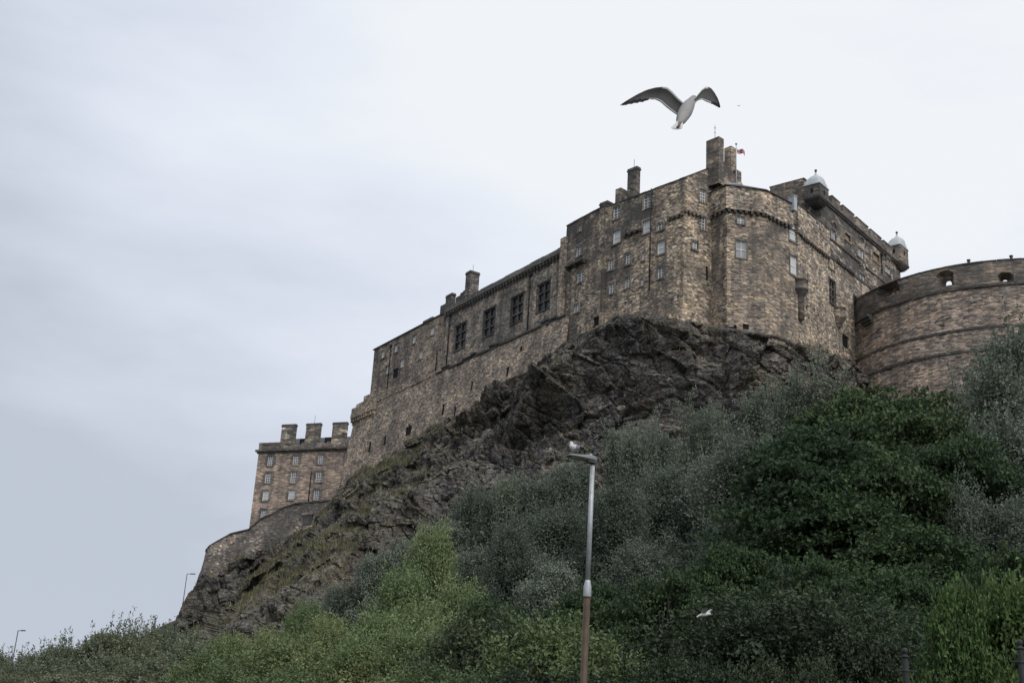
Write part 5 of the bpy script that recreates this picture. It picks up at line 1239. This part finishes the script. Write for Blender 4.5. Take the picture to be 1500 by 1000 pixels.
# ------------------------------------------------------------------ lamps, posts, birds
def lathe_tilt(mb, c, prof, n=16): mb.lathe(c, prof, n)
def build_lamp():
    d = 34.0; top = at_y(868, 682, d); x, y = top[0], top[1]; zb = float(ground_z(x, y)); zt = top[2]
    lo = at_y(857.5, 874, d)[2]; hi = at_y(858.5, 851, d)[2]
    lean = np.array([-.055, 0, 0])     # the column stands a touch out of plumb
    at = lambda z: np.array([x, y, z]) + lean * (zt - z) / (zt - zb) * 1.0
    root = empty('lamp_post', at(zb), "tall street lamp, brown below and grey above, with a gull on its flat head", "street lamp")
    m = MB(); m.tube([at(zb), at(zb + 1.2), at(zb + 1.25), at(lo)], [.11, .11, .088, .086], 16); part('lower_column', m, M['brownpaint'], root)
    m = MB(); m.tube([at(lo - .01), at(lo + .03), at(hi - .12), at(hi - .02), at(hi + .03)], [.098, .103, .1, .075, .066], 16); part('sleeve', m, M['steel'], root)
    m = MB(); m.tube([at(hi), at(zt)], [.066, .06], 16); part('upper_column', m, M['steel'], root)
    m = MB(); m.tube([at(zt - .02), at(zt + .12)], .035, 10); m.tube([at(zt) + np.array([-.045, -.03, .0]), at(zt + .1) + np.array([-.045, -.03, 0])], .014, 6); part('bracket', m, M['grey_plastic'], root)
    # flat head reaching to the left
    c = at(zt + .13); L = .74; dirx = np.array([-.95, -.31, 0.03]); dirx /= np.linalg.norm(dirx); sy = np.array([dirx[1], -dirx[0], 0]) * -1; sy /= np.linalg.norm(sy); up = np.cross(dirx, sy); up = up if up[2] > 0 else -up
    prof = [(-.09, .07, .09), (-.02, .13, .11), (.16, .16, .11), (.34, .17, .075), (.56, .165, .055), (.68, .14, .04), (.74, .08, .015)]
    h = MB(); V = []
    for t, w, hh in prof:
        for a, b in ((-1, .0), (-.92, .75), (-.5, 1), (.5, 1), (.92, .75), (1, .0), (.8, -.35), (-.8, -.35)): V.append(c + dirx * t + sy * w * a + up * (hh * b + .02))
    n = 8; h.add(V, [(i * n + j, i * n + (j + 1) % n, (i + 1) * n + (j + 1) % n, (i + 1) * n + j) for i in range(len(prof) - 1) for j in range(n)] + [tuple(range(n)), tuple(range((len(prof) - 1) * n, len(prof) * n))])
    hd = part('lamp_head', h, M['casting'], root)
    g = MB(); P = [c + dirx * t + sy * w + up * z for z in (-.02, .0) for t, w in ((.2, -.11), (.62, -.1), (.62, .1), (.2, .11))]; g.box8(P); part('lens', g, M['lens'], hd)
    k = MB(); k.box8([c + dirx * t + sy * w + up * z for z in (-.06, -.005) for t, w in ((-.07, -.09), (.17, -.1), (.17, .1), (-.07, .09))]); part('gear_tray', k, M['grey_plastic'], hd)
    e = MB(); e.lathe(c + dirx * .07 + up * .125, [(.05, 0), (.05, .035), (.038, .055), (0, .066)], 14); part('photocell', e, M['lens'], hd)
    return c, dirx, sy, up
LC, LDX, LSY, LUP = build_lamp()

def small_lamp(px0, y0, px1, label, Y):
    # px0,y0: head of the column; px1: end of the outreach arm
    top = at_y(px0, y0, Y); zb = float(ground_z(top[0], top[1])) - .3
    root = empty('lamp_post', (top[0], top[1], zb), label, "street lamp")
    m = MB(); b = np.array([top[0], top[1], zb]); t = np.array(top); mz = zb + (t[2] - zb) * .35
    m.tube([b, [t[0], t[1], mz], [t[0], t[1], mz + .1], t], [.13, .12, .085, .07], 10); part('column', m, M['grey_plastic'], root)
    e = at_y(px1, y0 + 1.5, Y); h = MB(); d = (e - t); d[2] = .05; L = np.linalg.norm(d); d /= L; s = np.array([-d[1], d[0], 0])
    h.tube([t, t + d * L * .45], .05, 8); part('arm', h, M['grey_plastic'], root)
    h = MB(); P = [t + d * L * a + s * w + np.array([0, 0, z]) for z in (-.06, .1) for a, w in ((.4, -.14), (1, -.1), (1, .1), (.4, .14))]; h.box8(P); part('lamp_head', h, M['grey_plastic'], root)
small_lamp(274, 840, 286, "thin grey street lamp standing against the left edge of the crag", 250.0)
small_lamp(26.5, 923, 37, "thin grey street lamp rising from bushes near the left border", 205.0)

def iron_post(px, py, label):
    Y = 22.0; top = at_y(px, py, Y); zb = float(ground_z(top[0], top[1])); x, y, zt = top
    root = empty('iron_post', (x, y, zb), label, "iron post", 'iron posts by the bottom right bushes'); b = np.array([x, y, 0])
    m = MB(); m.lathe(b, [(.17, zb), (.17, zb + .5), (.13, zb + .6), (.1, zb + .9), (.072, zb + 1.4), (.05, zt - .36), (.046, zt - .155)], 14); part('shaft', m, M['iron'], root)
    m = MB(); m.lathe(b, [(.02, zt - .17), (.06, zt - .165), (.068, zt - .15), (.062, zt - .135), (.035, zt - .125), (.03, zt - .1)], 14); part('collar', m, M['iron'], root)
    m = MB(); m.lathe(b, [(.028, zt - .105)] + [(.052 * sin(a), zt - .055 - .055 * cos(a)) for a in np.linspace(.55, pi, 10)], 16); part('ball_finial', m, M['iron'], root)
    m = MB(); z = zt - .37; m.tube([[x - .155, y, z], [x + .155, y, z]], .013, 8); part('ladder_bar', m, M['iron'], root)
    for s in (-1, 1): k = MB(); k.lathe((x + s * .155, y, z), [(.001, -.02), (.02, -.01), (.02, .01), (.001, .02)], 8); part('bar_knob', k, M['iron'], root)
    k = MB(); k.lathe((x, y, z), [(.045, -.03), (.056, -.02), (.056, .02), (.045, .03)], 14); part('ring', k, M['iron'], root)
iron_post(1325.3, 948, "black iron post with ball finial and short crossbar, left of the yellow-green bush")
iron_post(1493.5, 935.5, "black iron post with ball finial at the right border")

# ---- gulls
M['gull_white'] = plain('gull_white', (.62, .62, .62), .8, .06, 20, spec=.1)
M['gull_belly_shade'] = plain('gull_belly_shade', (.30, .29, .28), .85, .1, 14, spec=.1)  # white plumage greyed: shade of the underside put into the colour
M['gull_grey'] = plain('gull_grey', (.22, .235, .25), .8, .12, 20, spec=.1)
M['gull_pale'] = plain('gull_pale_underwing', (.36, .36, .37), .85, .1, 14, spec=.1)
M['gull_under_shade'] = plain('gull_underwing_shade', (.10, .095, .095), .85, .1, 14, spec=.1)  # underwing darkened: its shade from below is put into the colour
M['gull_black'] = plain('gull_black', (.02, .02, .022), .75, .2, 20, spec=.1)
M['gull_leg'] = plain('gull_leg', (.16, .11, .10), .7, .1, 20)
M['gull_bill'] = plain('gull_bill', (.55, .38, .06), .5, .1, 20)
def body_mesh(axis_pts, radii, flat=.9, upv=(0, 0, 1), n=14):
    """one continuous lofted body along a spine"""
    pts = np.asarray(axis_pts, float); K = 26; t = np.linspace(0, len(pts) - 1, K); i = np.arange(len(pts))
    def cr(vals):
        vals = np.asarray(vals, float); o = []
        for x in t:
            k = min(int(x), len(vals) - 2); f = x - k; p0 = vals[max(k - 1, 0)]; p1 = vals[k]; p2 = vals[k + 1]; p3 = vals[min(k + 2, len(vals) - 1)]
            o.append(.5 * ((2 * p1) + (-p0 + p2) * f + (2 * p0 - 5 * p1 + 4 * p2 - p3) * f * f + (-p0 + 3 * p1 - 3 * p2 + p3) * f ** 3))
        return np.array(o)
    Pp = np.stack([cr(pts[:, k]) for k in range(3)], 1); Rr = np.maximum(cr(radii), .001); T = np.gradient(Pp, axis=0); T /= np.linalg.norm(T, axis=1)[:, None]; mb = MB(); V = []
    upv = np.array(upv, float)
    for k in range(K):
        s = np.cross(T[k], upv); s /= np.linalg.norm(s); u = np.cross(s, T[k])
        for j in range(n): a = 2 * pi * j / n; V.append(Pp[k] + s * cos(a) * Rr[k] + u * sin(a) * Rr[k] * flat)
    mb.add(V, [(k * n + j, k * n + (j + 1) % n, (k + 1) * n + (j + 1) % n, (k + 1) * n + j) for k in range(K - 1) for j in range(n)] + [tuple(range(n)), tuple(range((K - 1) * n, K * n))], True)
    return mb
def gull_wing(root, g, view, le, te, dz, th, nm, cm=.035, mat='gull_under_shade'):
    K = 56; t = np.linspace(0, 1, K); kk = np.linspace(0, 1, len(le)); ip = lambda a: np.interp(t, kk, a)
    sm = lambda a: np.convolve(np.pad(a, 1, 'edge'), [.25, .5, .25], 'valid'); L = np.stack([sm(ip([p[j] for p in le])) for j in (0, 1)], 1); E = np.stack([sm(ip([p[j] for p in te])) for j in (0, 1)], 1); Z = ip(dz)
    L[0], E[0], L[-1], E[-1] = le[0], te[0], le[-1], te[-1]
    sw = ((t * 13) % 1) * np.clip((t - .45) * 2, 0, 1) * .16; E = E + (L - E) * sw[:, None]
    C = 9; up_, lo_ = [], []
    for i in range(K):
        for j in range(C):
            u = j / (C - 1); x, y = L[i] * (1 - u) + E[i] * u; q = g(x, y, Z[i]); cam = cm * math.sin(pi * min(1, u * 1.1) ) * (1 - t[i] * .6); h = th * (1 - t[i] * .75) * (math.sqrt(max(u, 0)) * (1 - u) * 1.9) + .0015
            lo_.append(q - view * cam); up_.append(q - view * (cam + h))
    F = lambda o: [(o + i * C + j, o + i * C + j + 1, o + (i + 1) * C + j + 1, o + (i + 1) * C + j) for i in range(K - 1) for j in range(C - 1)]
    m = MB(); N = K * C; V = np.array(lo_ + up_); m.add(V, F(0) + [f[::-1] for f in F(N)] + [(i * C, (i + 1) * C, N + (i + 1) * C, N + i * C) for i in range(K - 1)] + [((i + 1) * C + C - 1, i * C + C - 1, N + i * C + C - 1, N + (i + 1) * C + C - 1) for i in range(K - 1)], True)
    o = part(nm, m, M[mat], root); me = o.data
    for mt in ('gull_white', 'gull_black'): me.materials.append(M[mt])
    rng = np.random.RandomState(2)
    for f in me.polygons:
        vs = [v % N for v in f.vertices]; i = min(v // C for v in vs); j = min(v % C for v in vs); tt = i / (K - 1); u = (j + .5) / (C - 1)
        if tt > .97 and j >= 1: f.material_index = 1
        elif (u > .25 + (1 - tt) * 1.7 and tt > .6 and u < .99) or tt > .9: f.material_index = 2
        elif u > .86 and tt < .72: f.material_index = 1
        elif j == 0 and tt < .5: f.material_index = 1
    return o
def flying_gull():
    D = 11.0
    g = lambda px, py, dz=0.0: at_y(px, py, D + dz)
    c = g(1003, 165); root = empty('seagull', c, "large gull gliding over the tall chimneys with spread grey wings and black wingtips", "gull")
    # body: tail nearest, head farther and higher; seen from below
    sp = [g(994.2, 183.5, -.30), g(996.2, 179, -.24), g(999, 173, -.14), g(1003.5, 164, .0), g(1008, 156, .12), g(1012, 150, .2), g(1015, 146.5, .26), g(1016.6, 143.8, .30), g(1017.3, 142.4, .33)]
    view = -(c - CAM) / np.linalg.norm(c - CAM)
    body = part('body', body_mesh(sp, [.006, .034, .054, .066, .060, .044, .04, .03, .006], .95, view), M['gull_belly_shade'], root)
    # tail fan
    m = MB(); tl = [(994, 176), (982.5, 187.2), (985, 189.2), (990, 190.0), (996.5, 189.6), (999.5, 188.2), (1000.5, 180)]
    V = [g(x, y, -.33 + .06 * (y < 182)) for x, y in tl]; V2 = [v - view * .012 for v in V]; n = len(V)
    m.add(V + V2, [tuple(range(n)), tuple(range(2 * n - 1, n - 1, -1))] + [(i, (i + 1) % n, n + (i + 1) % n, n + i) for i in range(n)]); part('tail', m, M['gull_white'], root)
    for dx in (-.9, 1.0):
        f = MB(); f.tube([g(997 + dx, 179, -.32), g(994.5 + dx, 184, -.385), g(992.6 + dx, 187.0, -.40)], [.006, .006, .008], 7); part('foot', f, M['gull_leg'], root)
    b = MB(); b.tube([g(1017.0, 142.8, .32), g(1018.2, 141.0, .40)], [.012, .004], 7); part('bill', b, M['gull_bill'], root)
    # wings: leading edge, trailing edge and depth, root to tip
    LE = [(1006, 152), (1000, 149.5), (993, 143), (985, 134), (978, 128.2), (972, 127.3), (960, 128.3), (947, 131.8), (934, 138), (921, 145.5), (908, 154)]
    TE = [(997, 168), (991.5, 168.8), (984, 163.5), (976, 157.5), (968, 150), (960.5, 146.3), (951, 146.2), (943, 150), (932, 151.8), (921, 153.6), (909.5, 155.6)]
    gull_wing(root, g, view, LE, TE, [.05, .03, .0, -.05, -.10, -.14, -.22, -.3, -.38, -.44, -.5], .03, 'wing')
    LE = [(1013, 148), (1018, 144), (1023, 137.5), (1028, 131), (1033, 127.2), (1037, 127), (1042, 129.6), (1047, 136), (1051.5, 144), (1054.3, 152), (1055.3, 157)]
    TE = [(1016, 154), (1019.5, 150), (1024, 147.2), (1028.5, 146), (1032, 148), (1036.5, 150.3), (1041, 152.2), (1045, 154.5), (1049, 156.5), (1052.5, 158), (1054, 158.6)]
    gull_wing(root, g, view, LE, TE, [.12, .16, .22, .3, .38, .44, .5, .55, .6, .64, .66], .03, 'wing')
flying_gull()

def standing_gull():
    base = LC + LDX * .52 + LUP * .075; z = np.array([0, 0, 1.0]); R_ = np.array([1.0, .1, 0]); R_ /= np.linalg.norm(R_)   # faces to the right and away
    fwd_ = np.array([-.8, .6, 0]); fwd_ /= np.linalg.norm(fwd_); k = 1.0
    root = empty('seagull', base, "white gull with grey back standing on the flat head of the tall street lamp", "gull")
    P = lambda a, b, c=0: base + fwd_ * a * k + z * b * k + np.array([fwd_[1], -fwd_[0], 0]) * c * k
    sp = [P(-.20, .135), P(-.13, .155), P(-.04, .185), P(.05, .21), P(.10, .255), P(.115, .305), P(.125, .345), P(.135, .372), P(.14, .385)]
    part('body', body_mesh(sp, [.015, .05, .085, .088, .066, .048, .047, .036, .006], 1.0, (0, 0, 1) if False else (-fwd_[1], fwd_[0], .3)), M['gull_white'], root)
    for s in (-1, 1):
        w = MB(); V = []; K = 10; n = 8
        for i in range(K):
            t = i / (K - 1); a = .07 - .33 * t; r = .07 * math.sin(pi * (.12 + .80 * t)) + .006; cz = .205 - .055 * t; off = (.072 - .05 * t) * s
            for j in range(n): an = 2 * pi * j / n; V.append(P(a, cz + r * cos(an) * .85, off + s * .022 * math.sin(an)))
        w.add(V, [(i * n + j, i * n + (j + 1) % n, (i + 1) * n + (j + 1) % n, (i + 1) * n + j) for i in range(K - 1) for j in range(n)] + [tuple(range(n)), tuple(range((K - 1) * n, K * n))], True)
        o = part('wing', w, M['gull_grey'], root); o.data.materials.append(M['gull_black'])
        for f in o.data.polygons:
            if min(f.vertices) // n >= 7: f.material_index = 1
        l = MB(); l.tube([P(.02, .13, s * .03), P(.0, .07, s * .032), P(.012, .004, s * .034)], [.01, .007, .007], 7); l.add([P(.0, .004, s * .034), P(.05, .003, s * .034 - .022), P(.055, .003, s * .034 + .02), P(.0, .012, s * .034), P(.05, .008, s * .034 - .022), P(.055, .008, s * .034 + .02)], [(0, 1, 2), (3, 5, 4), (0, 3, 4, 1), (1, 4, 5, 2), (2, 5, 3, 0)]); part('leg', l, M['gull_leg'], root)
    hd = R_ * .95 - z * .12; b = MB(); h0 = P(.13, .35) + hd * .035; b.tube([h0, h0 + hd * .035 - z * .008, h0 + hd * .062 - z * .02], [.014, .011, .004], 7); part('bill', b, M['gull_bill'], root)
    for s in (1,):
        e = MB(); c = P(.13, .362) + hd * .03 + np.array([0, -.028, 0]); e.lathe(c - z * .005, [(0, 0), (.006, .003), (.006, .007), (0, .01)], 8); part('eye', e, M['gull_black'], root)
standing_gull()

def small_gull(c, heading, wingspan, flap, label, nm='seagull', bank=0.0, mats=('gull_white', 'gull_grey')):
    h = np.array([cos(heading), math.sin(heading), 0]); s = np.array([-h[1], h[0], 0]); z = np.array([0, 0, 1.0]); k = wingspan / 1.35; c = np.asarray(c, float)
    root = empty(nm, c, label, "gull")
    P = lambda a, b, d: c + (h * a + s * b + z * d) * k
    part('body', body_mesh([P(-.30, 0, .0), P(-.18, 0, 0), P(-.05, 0, 0), P(.08, 0, .0), P(.17, 0, .015), P(.23, 0, .02), P(.27, 0, .015)], [.035, .04, .07, .072, .05, .045, .006], .9, (0, 0, 1)), M[mats[0]], root)
    for sd_ in (1, -1):
        w = MB(); V = []; K = 9
        prof = [(.05, .12, -.13, .0), (.26, .17, -.09, .75), (.44, .09, -.12, 1.0), (.66, -.20, -.24, .85)]
        t = np.linspace(0, 3, K)
        for x in t:
            y, le, te, hh = [np.interp(x, range(4), [p[j] for p in prof]) for j in range(4)]
            zz = hh * flap; yy = y * math.sqrt(max(.15, 1 - (flap * .9) ** 2))
            for a, e in ((le, .008), (le * .6 + te * .4, .016), (te, .003)): V += [P(a, sd_ * yy, zz + e), P(a, sd_ * yy, zz - e)]
        n = 6; ring = (0, 2, 4, 5, 3, 1)
        w.add(V, [(i * n + ring[j], i * n + ring[(j + 1) % 6], (i + 1) * n + ring[(j + 1) % 6], (i + 1) * n + ring[j]) for i in range(K - 1) for j in range(6)] + [tuple(ring), tuple((K - 1) * n + r for r in ring)], True)
        o = part('wing', w, M[mats[1]], root); o.data.materials.append(M['gull_black'])
        for f in o.data.polygons:
            if min(f.vertices) // n >= 6: f.material_index = 1
    b = MB(); b.tube([P(.26, 0, .015), P(.33, 0, .0)], [.018 * k, .006 * k], 6); part('bill', b, M['gull_bill'], root)
    m = MB(); V = [P(-.26, .03, .0), P(-.26, -.03, 0), P(-.42, -.075, .0), P(-.42, .075, .0)]; m.add(V + [v + z * .01 * k for v in V], [(0, 1, 2, 3), (7, 6, 5, 4), (0, 3, 7, 4), (1, 0, 4, 5), (2, 1, 5, 6), (3, 2, 6, 7)]); part('tail', m, M[mats[0]], root)
def low_gull():
    D = 37.0; g = lambda px, py, dz=0.0: at_y(px, py, D + dz); c = g(1032, 900)
    root = empty('seagull', c, "white gull flying low in front of the dark trees with its wings raised", "gull"); view = -(c - CAM) / np.linalg.norm(c - CAM)
    part('body', body_mesh([g(1021.5, 902.6), g(1025, 900.8), g(1029, 899.8), g(1033, 899.3), g(1036, 898.8), g(1038.5, 898.5), g(1040.2, 899), g(1041.2, 899.6)], [.012, .03, .05, .055, .045, .042, .032, .004], .9, view), M['gull_white'], root)
    b = MB(); b.tube([g(1040.8, 899.2), g(1042.4, 900.2)], [.014, .005], 6); part('bill', b, M['gull_bill'], root)
    tl = [(1024.5, 900), (1020.6, 902.4), (1021.4, 904), (1025.5, 902.2)]; V = [g(*p) for p in tl]; V2 = [v + np.array([0, .02, .012]) for v in V]; m = MB()
    m.add(V + V2, [(0, 1, 2, 3), (7, 6, 5, 4)] + [(i, (i + 1) % 4, 4 + (i + 1) % 4, 4 + i) for i in range(4)]); part('tail', m, M['gull_white'], root)
    for LE, TE, dz in (([(1028.4, 899.4), (1027.6, 895.5), (1028.6, 892), (1031, 889.9), (1034, 889), (1039.2, 887.8)], [(1034.6, 898.4), (1034.6, 895), (1034.9, 892.4), (1035.4, 890.9), (1036.6, 889.9), (1039.4, 888.1)], [-.03, -.1, -.15, -.2, -.24, -.3]),
                       ([(1033.6, 898.2), (1036.4, 894.2), (1040, 892), (1044.6, 891)], [(1037, 898), (1039, 895.6), (1041.5, 893.8), (1044.8, 891.5)], [.03, .12, .2, .3])):
        gull_wing(root, g, view, LE, TE, dz, .02, 'wing', .02, 'gull_pale')
low_gull()
small_gull(at_y(1082, 155.5, 400.0), 1.2, 1.3, .2, "tiny distant gull in the sky right of the large gliding gull", mats=('gull_grey', 'gull_grey'))
def parapet_gull():
    s, _ = FT.sz(1219, 299); b = FT.pt(s, ZG + 1.08, 0); root = empty('seagull', b, "tiny gull perched on the first merlon beside the domed turret", "gull"); z = np.array([0, 0, 1.0]); h = np.array([1, .2, 0]); P = lambda a, d: b + h * a + z * d
    part('body', body_mesh([P(-.25, .14), P(-.12, .17), P(0, .2), P(.09, .25), P(.13, .32), P(.15, .37), P(.2, .38)], [.02, .06, .085, .07, .05, .05, .006], .95, (0, 1, 0)), M['gull_grey'], root)
    l = MB()
    for e in (-.03, .03): l = MB(); l.tube([P(0, 0) + np.array([0, e, 0]), P(0, .14) + np.array([0, e, 0])], .01, 5); part('leg', l, M['gull_leg'], root)
parapet_gull()
